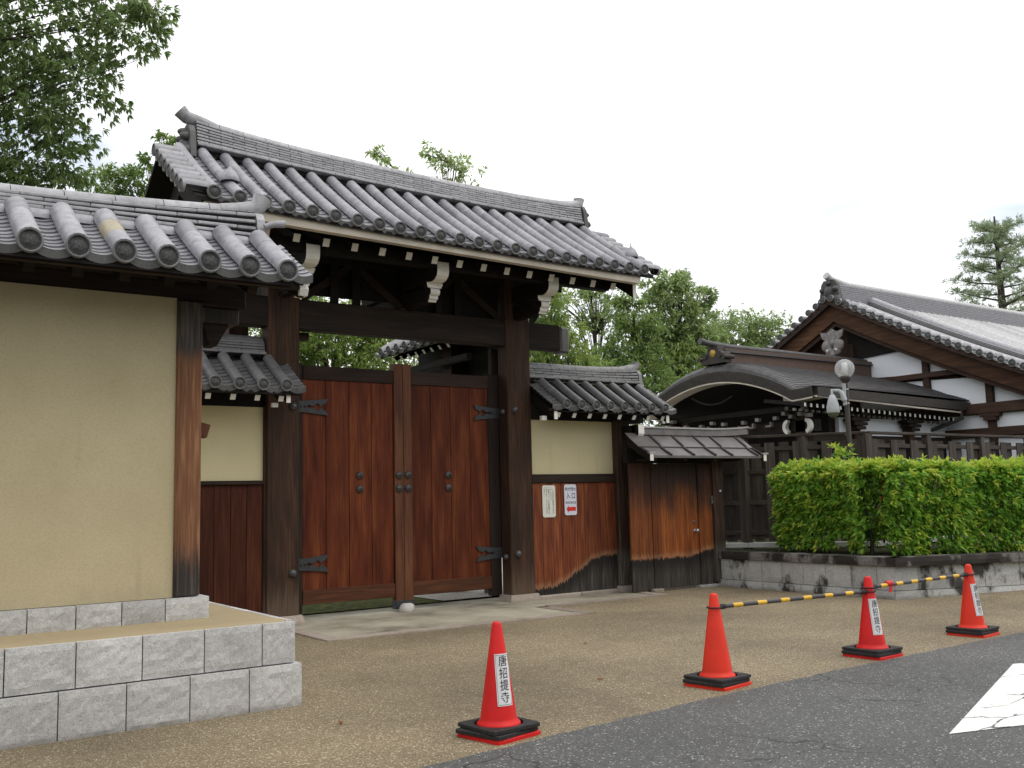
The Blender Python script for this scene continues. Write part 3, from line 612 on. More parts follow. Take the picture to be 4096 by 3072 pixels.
for i in range(rl.n):
    u = rl.u0 + (i + .5) * rl.p; inst('filler_tile', fm, rl.roof, rl.X @ Matrix.Translation(Vector((u - .07, 0.145, 3.628))) @ Matrix.Rotation(R(-90), 4, 'Z') @ Matrix.Rotation(R(0), 4, 'Y'))
rl.oni(2.90, 1, 0.155, 0.32, 3.64, 0.07, 0.15, 0.075, False)
MB().tube([(2.93, 7.95 - .17, 3.80), (3.0, 7.77, 3.83), (3.10, 7.76, 3.845)], [0.026, 0.030, 0.034], 10).build('end_cover_tile', M['tile'], rl.roof)
for o in list(rl.roof.children):                                     # one ochre-stained cover tile
    if o.name.startswith('cover_tile') and abs(o.matrix_basis.translation.x - (rl.u0 + 14 * rl.p)) < 0.05 and o.matrix_basis.translation.z < 3.56:
        o.data = o.data.copy(); o.data.materials[0] = M['tile_ochre']; o['label'] = 'cover tile with an ochre stain'; break

# ------------------------------------------------------------ main gate
gt = thing('temple_gate', 'large roofed wooden temple gate with closed red-brown double doors', 'gate', (6.475, 11.8, 0))
def frustum(root, x0, x1, y0, y1, h, f, mat, name='pillar_base'):
    MB().hexa([(x0 - f, y0 - f, -.02), (x1 + f, y0 - f, -.02), (x1 + f, y1 + f, -.02), (x0 - f, y1 + f, -.02), (x0 + .005, y0 + .005, h), (x1 - .005, y0 + .005, h), (x1 - .005, y1 - .005, h), (x0 + .005, y1 - .005, h)]).build(name, mat, root)
for x0 in (4.45, 8.08):
    MB().cbox(x0, x0 + 0.42, 11.68, 11.92, 0.10, 5.35, 0.012).build('pillar', M['wood_dark'], gt)
    frustum(gt, x0 - .035, x0 + .455, 11.645, 11.95, 0.105, 0.03, M['granite_warm'])
    MB().cbox(x0 + .07, x0 + .35, 13.35, 13.62, 0.10, 4.75, 0.01).build('rear_pillar', M['wood_dark'], gt)
    MB().obox((x0 + .21, 11.9, 4.25), (x0 + .21, 13.4, 4.25), 0.16, 0.26).build('side_beam', M['wood_beam_y'], gt)
MB().cbox(3.70, 9.10, 11.70, 11.90, 3.70, 4.09, 0.012).build('main_beam', M['wood_beam'], gt)
for a, b in ((9.10, 9.275), (3.525, 3.70)): MB().cbox(a, b, 11.685, 11.915, 3.665, 4.07, 0.03).build('beam_cap', M['copper'], gt)
MB().cbox(3.9, 9.05, 11.72, 11.88, 5.36, 5.60, 0.01).build('ridge_beam', M['wood_black'], gt)
for yb in (10.88, 12.72): MB().cbox(3.62, 9.36, yb - .07, yb + .07, 4.49, 4.64, 0.008).build('purlin', M['wood_black'], gt)
MB().cbox(3.75, 9.2, 11.74, 11.77, 4.62, 4.80, 0.008).build('tie_beam', M['wood_black'], gt)
for xc in (4.66, 6.475, 8.29):
    m = MB(); m.cbox(xc - .085, xc + .085, 10.87, 13.0, 4.34, 4.58, 0.008, 0)
    prof = [(0.0, 0.24), (-0.035, 0.225), (-0.035, 0.10), (-0.02, 0.05), (0.03, 0.01), (0.10, -0.012), (0.22, 0.0), (0.22, 0.24)]
    a = MB(); a.prism(prof, lambda u, v, d, xc=xc: Vector((xc + d, 10.80 + u, 4.34 + v)), -0.088, 0.088, 1, 0)
    m.build('cantilever_arm', M['wood_beam_y'], gt); a.build('arm_end', [M['white'], M['wood_black']], gt)
    MB().cbox(xc - .075, xc + .075, 11.10, 13.0, 4.13, 4.30, 0.008).build('lower_arm', M['wood_beam_y'], gt)
    c = MB(); c.box(xc - .12, xc + .12, 10.995, 11.10, 4.305, 4.335, 1); c.box(xc - .12, xc + .12, 10.985, 10.993, 4.305, 4.335)
    c.prism([(-.10, 4.265), (.10, 4.265), (.115, 4.304), (-.115, 4.304)], lambda a_, z_, d, xc=xc: Vector((xc + a_, d, z_)), 10.999, 11.10, 1); c.prism([(-.10, 4.265), (.10, 4.265), (.115, 4.304), (-.115, 4.304)], lambda a_, z_, d, xc=xc: Vector((xc + a_, d, z_)), 10.99, 10.997)
    for (hw, yy_, zz_, rr_) in ((.07, 11.02, 4.215, .05), (.065, 11.05, 4.145, .032), (.06, 11.075, 4.105, .02)):
        c.tube([(xc - hw, yy_, zz_), (xc + hw, yy_, zz_)], rr_, 12, 0, False)
        for sx_ in (-1, 1): c.tube([(xc + sx_ * hw, yy_, zz_), (xc + sx_ * (hw + .003), yy_, zz_)], rr_ * .98, 12, 1)
    c.build('arm_carving', [M['white'], M['wood_beam_y']], gt)
    MB().box(xc - .06, xc + .06, 11.10, 11.7, 4.095, 4.13).build('bearing_block', M['wood_beam_y'], gt)
for (a, b) in ((4.95, 6.40), (6.55, 8.0)):                          # crossed braces and little struts above the beam
    for (p, q) in ((a, b), (b, a)): MB().obox((p, 11.79, 4.12), (q, 11.79, 5.2), 0.07, 0.10).build('brace', M['wood_beam'], gt)
    for t in (0.30, 0.52): MB().cbox(a + (b - a) * t - .06, a + (b - a) * t + .06, 11.74, 11.77, 4.09, 4.62, 0.006).build('strut', M['wood_black'], gt)
    MB().cbox(a - .05, b + .05, 11.83, 11.87, 4.19 if a < 6 else 4.095, 5.3, 0.004).build('infill_board', M['wood_black'], gt)
def gdz(x): u = (x - 6.45) / 3.15; return 0.035 * u * u - 0.070 * u
gr = Roof(gt, frontX(11.80), 3.31, 9.59, 0.2855, 0.070, 1.50, 5.79, 1.015, 0.10, gdz)
gr.base(over=0.20); gr.tiles(6, 12, 0.13); gr.rear()
gr.verge(8, 0.30, 1.42, 0.26, (-1, 1))
so = lambda u: 0.06 * abs((u - 6.5) / 3.05) ** 4 + (0.03 if u < 6.5 else 0.0) * abs((u - 6.5) / 3.05) ** 3
gr.ridge(3.52, 9.58, 5.765, 8, 0.0325, 0.30, 0.165, 0.006, so, 0.078, 0.30)
gr.oni(3.48, -1, 0.22, 0.46, 5.70, 0.13, 0.12, 0.080); gr.oni(9.62, 1, 0.19, 0.40, 5.68, 0.02, 0.13, 0.080)
for sg, u in ((-1, 3.31), (1, 9.59)):                               # helmet covers on the corner tiles, corner tiles
    d = 1.17; z0 = gr.z(d) + gdz(u) + 0.055
    m = MB(); m.lathe([(0.105, -.02), (0.112, 0.0), (0.095, 0.05), (0.065, 0.10), (0.025, 0.14), (0.008, 0.165), (0.010, 0.20), (0.0005, 0.205)], (u + (0.28 if sg < 0 else 0.06), 11.8 - d, z0), 14); m.build('corner_ornament', M['tile'], gr.roof)
cm = barrel_mesh('corner_tile', 0.07, 0.30, True)
inst('corner_tile', cm, gr.roof, Matrix.Translation(Vector((9.68, 10.43, gr.z(1.40) + gdz(9.6) - .01))) @ Matrix.Rotation(R(-78), 4, 'Z') @ Matrix.Rotation(R(6), 4, 'X'))
m = MB(); m.hexa([(3.22, 10.36, 4.655), (9.56, 10.36, 4.530), (9.56, 10.46, 4.530), (3.22, 10.46, 4.655), (3.22, 10.34, 4.765), (9.56, 10.34, 4.640), (9.56, 10.46, 4.640), (3.22, 10.46, 4.765)]); m.build('eave_board', M['cream'], gt)
for i in range(15):                                                 # rafters, white painted ends
    x = 6.475 + (i - 7) * 0.376 + 0.188
    if x > 9.3: continue
    zt = 4.545 + gdz(x) * 0.75; m = MB(); a = Vector((x, 10.66, zt)); b = Vector((x, 11.8, zt + 0.60)); m.obox(a, b, 0.082, 0.098, 0, bv=0.003); dd = (b - a).normalized(); m.obox(a - dd * .006, a + dd * .002, 0.082, 0.098, 1, bv=.0004)
    m.build('rafter', [M['wood_black'], M['white']], gt)
    m = MB(); m.obox((x, 12.94, zt), (x, 11.8, zt + 0.60), 0.082, 0.098, 0, bv=0.003); m.build('rear_rafter', M['wood_black'], gt)
for xb, zz in ((3.36, 0.06), (9.54, -0.035)):                       # barge boards
    for sd in (-1, 1):
        m = MB(); pts = [(1.30, 4.585), (1.30, 4.375), (0.7, 4.76), (0.0, 5.20), (0.0, 5.55), (0.7, 5.02)]
        m.prism([(sd * a, c + zz) for a, c in pts], lambda a, c, d, xb=xb: Vector((xb + d, 11.8 + a, c)), 0, 0.055)
        if sd < 0: m.prism([(-1.300, 4.585 + zz), (-1.300, 4.375 + zz), (-1.306, 4.375 + zz), (-1.306, 4.585 + zz)], lambda a, c, d, xb=xb: Vector((xb + d, 11.8 + a, c)), -0.002, 0.057, 1)
        m.build('barge_board', [M['wood_black'], M['white']], gt)

# doors
YD = 11.94
def door(x0, x1, hinge, nb, meet, lab):
    dr = MB(); dr.box(x0 + .12, x1 - .12, YD + .055, YD + .075, 0.25, 3.2)
    dr = dr.build('door', M['wood_stile_dark'], gt); dr['label'] = lab
    hs = 0.185; ms = 0.135; a = x0 + (hs if hinge < 0 else ms); b = x1 - (hs if hinge > 0 else ms); w = (b - a) / nb
    hx = (x0, x0 + (0.075 if hinge < 0 else ms)) ; 
    if hinge < 0:
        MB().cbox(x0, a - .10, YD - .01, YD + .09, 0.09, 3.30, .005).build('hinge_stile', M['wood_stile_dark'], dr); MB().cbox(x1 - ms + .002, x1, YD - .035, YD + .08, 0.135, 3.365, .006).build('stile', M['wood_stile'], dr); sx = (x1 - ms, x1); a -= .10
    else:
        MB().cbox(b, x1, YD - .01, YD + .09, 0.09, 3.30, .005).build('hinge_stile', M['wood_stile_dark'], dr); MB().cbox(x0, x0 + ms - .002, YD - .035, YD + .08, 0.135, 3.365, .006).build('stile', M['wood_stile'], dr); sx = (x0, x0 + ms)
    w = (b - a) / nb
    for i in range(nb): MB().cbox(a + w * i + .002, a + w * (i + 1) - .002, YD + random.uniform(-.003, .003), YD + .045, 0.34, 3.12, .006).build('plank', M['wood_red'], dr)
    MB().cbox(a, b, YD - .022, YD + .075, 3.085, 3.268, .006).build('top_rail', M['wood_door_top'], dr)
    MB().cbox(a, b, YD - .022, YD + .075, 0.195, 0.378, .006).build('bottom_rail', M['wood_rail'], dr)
    MB().cbox(sx[0] - .003, sx[1] + .003, YD - .038, YD + .083, 0.035, 0.15, .006).build('iron_shoe', M['iron'], dr)
    xk = x0 + 0.90 if hinge < 0 else x1 - 0.875
    for (kx, ky) in ((xk, YD), ((sx[0] + sx[1]) / 2, YD - .035)):
        for z in (1.83, 1.648): MB().lathe([(0.052, 0), (0.054, .008), (0.046, .022), (0.030, .036), (0.012, .044), (0.012, .052), (0.0005, .056)], (kx, ky, z), 16, 0, True, Matrix.Rotation(R(90), 4, 'X')).build('knob', M['knob'], dr)
    for z in (2.725, 0.70):                                         # strap hinges with forked tips and cut-outs
        s = -hinge; bx0 = x0 if hinge < 0 else x1
        o = [(-.02, -.075), (.10, -.078), (.30, -.098), (.44, -.112), (.385, -.05), (.33, -.022), (.345, 0), (.33, .022), (.385, .05), (.44, .112), (.30, .098), (.10, .078), (-.02, .075)]
        mm = MB(); yy = YD - .024
        def q(u, v): return Vector((bx0 + s * u, 0, z + v))
        top = [(-.02, .075), (.10, .076), (.30, .094), (.44, .112), (.415, .070), (.40, .045), (.36, .030), (.335, .012), (.315, .020), (.31, .040), (.285, .046), (.262, .030), (.235, .012), (.19, .010), (.178, .024), (.155, .024), (.145, .008), (.13, .0), (-.02, 0)]
        for sg in (1, -1): mm.prism([(u, v * sg) for u, v in top], lambda u, v, d: Vector((bx0 + s * u, d, z + v)), yy, yy + .02)
        mm.prism([(.235, -.012), (.265, -.03), (.31, 0), (.265, .03), (.235, .012)], lambda u, v, d: Vector((bx0 + s * u, d, z + v)), yy + .001, yy + .019) if False else None
        for ub in (.06, .115): mm.lathe([(.013, 0), (.011, .012), (.0005, .016)], tuple(q(ub, .0) + Vector((0, yy, 0))), 8, 0, True, Matrix.Rotation(R(90), 4, 'X'))
        mm.build('hinge', M['iron'], dr)
    return dr
door(4.93, 6.473, -1, 4, 0, 'left leaf of the double door'); door(6.477, 8.085, 1, 4, 0, 'right leaf of the double door')
for x, z in ((4.78, 2.70), (4.78, 0.62), (8.20, 2.76), (8.20, 0.68)):
    MB().lathe([(.052, 0), (.050, .02), (.036, .042), (.015, .052), (.0005, .056)], (x, 11.68, z), 14, 0, True, Matrix.Rotation(R(90), 4, 'X')).build('pillar_knob', M['knob'], gt)
for z in (2.74, 0.64): MB().lathe([(.045, 0), (.042, .02), (.028, .04), (.0005, .05)], (8.08, 11.80, z), 12, 0, True, Matrix.Rotation(R(-90), 4, 'Y')).build('pillar_knob', M['knob'], gt)
MB().cbox(4.95, 5.10, 11.92, 12.05, 3.60, 3.70, .005).build('beam_corbel', M['wood_beam'], gt)
MB().cbox(8.04, 8.30, 12.03, 12.12, .62, 3.70, .005).build('jamb', M['wood_stile_dark'], gt); MB().cbox(4.70, 4.96, 12.03, 12.12, .10, 3.70, .005).build('jamb', M['wood_stile_dark'], gt)
# stone stop in front of the doors
m = MB(); m.lathe([(0.001, .115), (.05, .112), (.088, .09), (.105, .05), (.10, 0.0), (.09, -.01)], (6.43, 11.78, 0.008), 16)
m.v = [(x + 0.012 * math.sin(9 * y + z * 20), y, z + 0.006 * math.sin(30 * x)) for x, y, z in m.v]
tag = m.build('door_stop_stone', flat('white_stone', (0.52, 0.49, 0.46), 0.85)); props(tag, 'rounded white stone stopping the double door at its foot', 'stone')

# ------------------------------------------------------------ wing walls
def sori1(u, a, b, h, p=2.2): return h * max(0.0, (u - a) / (b - a)) ** p
# left wing
wl = thing('wing_wall', 'shaded wing wall between the ochre wall post and the left gate pillar', 'wall', (3.5, 11.8, 0))
MB().box(2.3, 4.43, 11.77, 11.95, 1.77, 2.70).build('plaster_panel', M['plaster2'], wl)
MB().cbox(2.3, 4.43, 11.72, 11.98, 1.72, 1.77, .008).build('sill_beam', M['wood_beam'], wl)
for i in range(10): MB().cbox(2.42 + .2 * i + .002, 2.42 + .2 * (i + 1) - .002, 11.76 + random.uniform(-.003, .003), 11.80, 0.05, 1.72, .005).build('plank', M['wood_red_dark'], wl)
MB().cbox(4.425, 4.55, 11.72, 11.96, .05, 2.7, .006).build('post', M['wood_dark'], wl)
MB().cbox(2.3, 4.5, 11.76, 11.96, 2.68, 2.86, .006).build('wall_beam', M['wood_black'], wl)
eave_rafters(wl, [4.43 - 0.294 * i for i in range(6)], 11.19, 2.735, 11.85, 3.10, 0.062, 0.072, M['wood_black'], M['white'])
MB().cbox(2.5, 4.66, 11.13, 11.18, 2.775, 2.81, .004).build('eave_board', M['wood_black'], wl)
m = MB(); m.prism([(11.17, 2.79), (11.17, 2.69), (11.85, 3.03), (11.85, 3.18)], lambda a, c, d: Vector((d, a, c)), 4.49, 4.54); m.box(4.488, 4.542, 11.163, 11.17, 2.685, 2.795, 1); m.build('barge_board', [M['wood_black'], M['white']], wl)
MB().box(4.36, 4.43, 11.28, 11.34, 2.64, 2.69).build('purlin_end', M['white'], wl)
r1 = Roof(wl, frontX(11.87), 2.74, 4.46, 0.287, 0.066, 0.77, 3.40, 0.50)
r1.tm = r1.tl = 'tile_wing'; r1.base(); r1.tiles(3, 8, 0.16); r1.edge_pans(8, 0.16, (1,), 0.20); r1.rear()
r1.ridge(2.6, 4.44, 3.335, 5, 0.036, 0.6, 0.15, 0.010, lambda u: 0.0, 0.075, 0.9)
# right wing
wr = thing('wing_wall', 'wing wall with pale ochre panel and black-stained red planks beside the right gate pillar', 'wall', (9.3, 11.7, 0))
MB().box(8.48, 10.10, 11.73, 11.95, 1.82, 2.66).build('plaster_panel', M['plaster2'], wr)
MB().cbox(8.48, 10.10, 11.67, 11.97, 1.69, 1.82, .008).build('sill_beam', M['wood_beam'], wr)
e = [8.49, 8.66, 8.86, 9.02, 9.16, 9.31, 9.46, 9.61, 9.77, 9.92, 10.09]
for a, b in zip(e[:-1], e[1:]): MB().cbox(a + .0015, b - .0015, 11.695 + random.uniform(-.004, .003), 11.74, 0.05, 1.692, .005).build('plank', M['wood_wing'], wr)
for a, b in ((8.55, 9.3), (9.3, 10.05)): MB().cbox(a + .002, b - .002, 11.62, 11.95, -.02, 0.062, .012).build('plinth_stone', M['granite_warm'], wr)
def grey_post():
    k = NT('corner_post_wood', .75, .25); v = k.coord('Object', (1, 1, .045)); g_ = k.noise(v, 40, 5, .6)
    c = k.ramp(g_, [(.36, (.022, .013, .010)), (.52, (.052, .030, .021)), (.66, (.10, .06, .04))]); d = k.ramp(g_, [(.36, (.05, .042, .034)), (.52, (.10, .086, .072)), (.66, (.19, .165, .14))])
    z = k.n('SeparateXYZ', out=2, Vector=k.coord()); k.color(k.mix(smooth(k, k.math('ADD', z, k.math('MULTIPLY', g_, .4)), 0.95, 0.70), c, d)); k.bump(g_, .4, .006); return k.m
M['wood_cpost'] = grey_post()
MB().cbox(10.09, 10.38, 11.62, 11.93, 0.10, 2.66, .012).build('post', M['wood_cpost'], wr)
frustum(wr, 10.06, 10.41, 11.59, 11.95, 0.10, .02, M['granite_warm'], 'post_base')
MB().cbox(8.48, 10.75, 11.70, 11.98, 2.63, 2.84, .006).build('wall_beam', M['wood_black'], wr)
xr = [8.66 + 0.2925 * i for i in range(7)]
eave_rafters(wr, xr + [10.72], 11.23, 2.665, 11.85, 3.02, 0.062, 0.074, M['wood_black'], M['white'])
MB().cbox(8.45, 10.92, 11.17, 11.22, 2.715, 2.75, .004).build('eave_board', M['wood_black'], wr)
for xb in (8.56, 10.77):
    m = MB(); m.prism([(11.20, 2.73), (11.20, 2.60), (11.88, 2.95), (11.88, 3.12)], lambda a, c, d: Vector((d, a, c)), xb, xb + .055); m.box(xb - .002, xb + .057, 11.192, 11.20, 2.595, 2.735, 1); m.build('barge_board', [M['wood_black'], M['white']], wr)
MB().box(8.42, 8.50, 11.30, 11.36, 2.585, 2.65).build('purlin_end', M['white'], wr); MB().box(10.84, 10.90, 11.36, 11.42, 2.60, 2.70).build('purlin_end', M['white'], wr)
m = MB(); m.prism([(0, .20), (-.055, .20), (-.055, .06), (-.03, .02), (.02, -.005), (.10, -.015), (.10, .20)], lambda u, v, d: Vector((10.26 + d, 11.28 + u, 2.36 + v)), -.06, .06, 1, 0); m.build('arm_end', [M['white'], M['wood_black']], wr)
MB().cbox(10.20, 10.32, 11.30, 11.7, 2.37, 2.56, .006).build('cantilever_arm', M['wood_beam_y'], wr)
r2 = Roof(wr, frontX(11.90), 8.75, 10.70, 0.277, 0.063, 0.75, 3.32, 0.49)
r2.tm = 'tile_wing'; r2.tl = 'tile_mid'; r2.base(); r2.tiles(4, 8, 0.15); r2.edge_pans(8, 0.15, (-1, 1), 0.20); r2.rear()
so2 = lambda u: sori1(u, 9.4, 10.75, 0.06)
r2.ridge(8.50, 10.74, 3.265, 5, 0.037, 0.30, 0.15, 0.010, so2, 0.070, 0.25)
r2.oni(10.77, 1, 0.15, 0.30, 3.22, 0.04, 0.12, 0.07, False)

# ------------------------------------------------------------ side wicket with copper roof
YW = 11.30
wk = thing('side_gate', 'narrow wooden side gate under a brown standing-seam copper roof', 'gate', (11.2, YW, 0))
e = [10.05, 10.22, 10.35, 10.485]
for a, b in zip(e[:-1], e[1:]): MB().cbox(a + .001, b - .001, YW + .012, YW + .05, 0.03, 2.05, .004).build('plank', M['wood_wicket'], wk)
dr = MB().box(10.49, 11.46, YW + .035, YW + .05, .05, 1.95).build('door', M['wood_stile_dark'], wk); dr['label'] = 'plank door with a round steel knob'
e = [10.49, 10.66, 10.82, 10.98, 11.14, 11.30, 11.465]
for a, b in zip(e[:-1], e[1:]): MB().cbox(a + .001, b - .001, YW + random.uniform(-.003, .002), YW + .035, 0.04, 1.96, .003).build('plank', M['wood_wicket'], dr)
MB().lathe([(.03, 0), (.03, .006), (.012, .01), (.012, .04), (.028, .05), (.034, .066), (.026, .08), (.0005, .084)], (11.385, YW - .003, .895), 14, 0, True, Matrix.Rotation(R(90), 4, 'X')).build('door_knob', M['steel'], dr)
MB().lathe([(.026, 0), (.024, .01), (.010, .012), (.0005, .014)], (11.372, YW - .003, 1.035), 12, 0, True, Matrix.Rotation(R(90), 4, 'X')).build('key_plate', M['grey_box'], dr)
e = [11.475, 11.60, 11.72, 11.845]
for a, b in zip(e[:-1], e[1:]): MB().cbox(a + .001, b - .001, YW - .03, YW + .02, 0.04, 1.96, .004).build('plank', M['wood_wicket'], wk)
MB().cbox(11.77, 12.0, YW - .08, YW + .08, 0.07, 2.20, .008).build('post', M['wood_cpost'], wk)
MB().cbox(9.98, 12.0, YW - .02, YW + .08, 1.965, 2.20, .008).build('lintel', M['wood_black'], wk)
for a, b, z in ((10.42, 10.62, .045), (11.42, 11.83, .04), (11.84, 12.03, .065)): MB().cbox(a, b, YW - .14 if a > 11.8 else YW - .06, YW + .1, -.02, z, .006).build('threshold_stone', M['granite_warm'] if a < 11 else M['granite'], wk)
ZR, ZE, DE = 2.43, 2.085, 0.52
def wz(d, k=.25): t = d / DE; return ZR - (ZR - ZE) * ((1 + k) * t - k * t * t)
rf = MB()
for sd in (-1, 1):
    X0 = 9.98 if sd < 0 else 10.42
    rf.grid(lambda x, d, sd=sd: (x, YW + sd * d, wz(d)), [X0, 10.5, 11.2, 11.9, 12.50], list(np.linspace(0, .30, 4)), 0, False)
    rf.grid(lambda x, d, sd=sd: (x, YW + sd * d, wz(d) - .022), [X0, 10.5, 11.2, 11.9, 12.50], list(np.linspace(.28, DE, 4)), 0, False)
    rf.grid(lambda x, d, sd=sd: (x, YW + sd * d, wz(d) - .06), [X0, 10.5, 11.2, 11.9, 12.50], list(np.linspace(0, DE - .01, 5)), 1, False)
    rf.grid(lambda x, q, sd=sd: (x, YW + sd * DE, wz(DE) - .022 - q * .038), [X0, 12.5], [0, 1], 0, False)
    rf.grid(lambda x, q, sd=sd: (x, YW + sd * .30, wz(.30) - q * .026), [X0, 12.5], [0, 1], 1, False)
rf = rf.build('roof', [M['copper'], M['copper_dark']], wk)
for x in (10.44, 10.92, 11.39, 11.77, 12.36):
    b = MB(); b.tube([(x, YW - d, wz(d) + .012 - (.02 if d > .3 else 0)) for d in (.03, .15, .28, .31, .40, DE + .01)], .020, 6, 0, True, False); b.build('batten', M['copper_dark'], rf)
for xb in (9.98, 12.47):
    m = MB(); pts = [(.03, wz(.03) - .01), (.28, wz(.28) - .01), (DE + .03, wz(DE) + .0), (DE + .03, wz(DE) - .10), (.28, wz(.28) - .13), (.03, wz(.03) - .14)]
    m.prism([(-a, c) for a, c in pts], lambda a, c, d, xb=xb: Vector((xb + d, YW + a, c)), 0, .06)
    m.box(xb - .003, xb + .063, YW - DE - .036, YW - DE - .03, wz(DE) - .105, wz(DE) + .002, 1); m.box(xb - .02, xb + .10, YW - DE - .045, YW - DE - .0, wz(DE) + .003, wz(DE) + .03, 2); m.build('barge_board', [M['wood_black'], M['white'], M['copper_lit']], rf)
rd_ = MB(); us = list(np.linspace(10.22, 12.69, 12)); zs = lambda x: 2.425 + 0.05 * max(0, (x - 11.7) / 1.0) ** 2
for k, (da, db, za, zb, mi) in enumerate(((.06, .05, -.02, .085, 0), (.07, .07, .085, .11, 1))):
    for sd in (-1, 1): rd_.grid(lambda x, q, sd=sd: (x, YW + sd * (da + (db - da) * q), zs(x) + za + (zb - za) * q), us, [0, 1], mi, False)
    rd_.grid(lambda x, q: (x, YW - db + 2 * db * q, zs(x) + zb), us, [0, 1], mi, False)
for x in (us[0], us[-1]): rd_.add([(x, YW - .07, zs(x) - .02), (x, YW + .07, zs(x) - .02), (x, YW + .07, zs(x) + .11), (x, YW - .07, zs(x) + .11)], [(0, 1, 2, 3)], 0)
rd_.build('ridge_box', [M['copper'], M['copper_lit']], rf)
for x in (10.16, 10.78, 11.42, 12.02): MB().cbox(x - .025, x + .025, YW - DE + .04, YW - .05, 1.985, 2.03, .003).build('rafter', M['wood_beam'], rf)
ic = thing('intercom', 'small grey intercom box beside the side gate door', 'intercom', (11.78, YW - .05, 1.30))
MB().cbox(11.735, 11.825, YW - .065, YW - .033, 1.305, 1.44, .006).build('housing', M['grey_box'], ic); MB().lathe([(.014, 0), (.0005, .004)], (11.78, YW - .0655, 1.405), 10, 0, True, Matrix.Rotation(R(90), 4, 'X')).build('camera_lens', M['ink'], ic); MB().box(11.755, 11.805, YW - .0675, YW - .0655, 1.325, 1.365).build('speaker', M['steel'], ic)
props(MB().cbox(11.90, 11.94, YW - .092, YW - .083, 1.50, 1.53, .002).build('door_plate', M['paper3']), 'tiny pale plate on the side gate post', 'plate')

# ------------------------------------------------------------ text
def text_mesh(body, size, bold=0.0):
    cu = bpy.data.curves.new('t', 'FONT'); cu.body = body; cu.size = size; cu.align_x = 'CENTER'; cu.align_y = 'CENTER'; cu.resolution_u = 2; cu.offset = size * bold
    o = bpy.data.objects.new('t', cu); COL.objects.link(o); me = bpy.data.meshes.new_from_object(o.evaluated_get(bpy.context.evaluated_depsgraph_get()))
    v = [tuple(p.co[:2]) for p in me.vertices]; f = [tuple(p.vertices) for p in me.polygons]
    bpy.data.objects.remove(o); bpy.data.curves.remove(cu); bpy.data.meshes.remove(me); return v, f
def put_text(mb, body, size, fn, cx, cy, m=0, sx=1.0, bold=0.012):
    v, f = text_mesh(body, size, bold); mb.add([fn(cx + x * sx, cy + y) for x, y in v], f, m)
def notice(name, lab, x0, x1, z0, z1, paper, y=11.685):
    t = thing(name, lab, 'notice', ((x0 + x1) / 2, y, z0)); c = .022
    poly = [(x0 + c, z0), (x1 - c, z0), (x1, z0 + c), (x1, z1 - c), (x1 - c, z1), (x0 + c, z1), (x0, z1 - c), (x0, z0 + c)]
    MB().prism(poly, lambda a, b, d: Vector((a, d, b)), y - .004, y).build('sheet', paper, t); return t
fnN = lambda y: (lambda u, v: Vector((u, y, v)))
n1 = notice('paper_notice', 'cream paper notice with columns of small vertical writing', 8.665, 8.905, 1.185, 1.655, M['paper2'])
tm = MB(); f1 = fnN(11.6795)
for cidx, line in enumerate(['　この付近に自転車を止めな', 'いでください。', '　駐輪スペースは駐車場にあ', 'りますので、そちらへお止め', 'ください。']):
    for k, ch in enumerate(line):
        if ch != '　': put_text(tm, {'ー': '|'}.get(ch, ch), 0.029, f1, 8.86 - 0.0395 * cidx, 1.615 - 0.0305 * k)
tm.build('lettering', M['ink2'], n1)
n2 = notice('entrance_notice', 'white entrance notice with a red arrow pointing left', 9.075, 9.305, 1.205, 1.665, M['paper3'])
tm = MB(); put_text(tm, '南大門受付', 0.056, f1, 9.19, 1.590, sx=.74, bold=.006); put_text(tm, '入 口', 0.098, f1, 9.195, 1.488, sx=.80, bold=.012); put_text(tm, 'entrance', 0.070, f1, 9.191, 1.397, sx=.80, bold=.008); tm.build('lettering', M['ink'], n2)
MB().add([(9.107, 11.6795, 1.295), (9.150, 11.6795, 1.355), (9.150, 11.6795, 1.327), (9.285, 11.6795, 1.327), (9.285, 11.6795, 1.268), (9.150, 11.6795, 1.268), (9.150, 11.6795, 1.238)], [tuple(range(7))]).build('arrow', M['red_ink'], n2)

# ------------------------------------------------------------ traffic cones
CH = 0.70
PROF = [(0.0005, .70), (.016, .6985), (.026, .692), (.0315, .68), (.115, .115), (.119, .098), (.134, .086), (.138, .080), (.138, .022)]
def crad(z): return float(np.interp(z, [.115, .68], [.115, .0315]))
def square(mb, c, half, r, z0, z1, rot, m=0, hole=True, n=48):
    """square slab with rounded corners and a round hole"""
    def outer(a):
        k = half / max(abs(math.cos(a)), abs(math.sin(a))); k = min(k, half * 1.365); return k
    vs = []
    for a in np.linspace(0, 2 * math.pi, n, endpoint=False):
        R1 = outer(a); A = a + rot
        vs += [(c[0] + R1 * math.cos(A), c[1] + R1 * math.sin(A), z0), (c[0] + R1 * math.cos(A), c[1] + R1 * math.sin(A), z1 - .004), (c[0] + (R1 - .006) * math.cos(A), c[1] + (R1 - .006) * math.sin(A), z1), (c[0] + r * math.cos(A), c[1] + r * math.sin(A), z1), (c[0] + r * math.cos(A), c[1] + r * math.sin(A), z0)]
    fs = []
    for i in range(n):
        j_ = (i + 1) % n
        for k in range(5): fs.append((i * 5 + k, j_ * 5 + k, j_ * 5 + (k + 1) % 5, i * 5 + (k + 1) % 5))
    mb.add(vs, fs, m); return mb
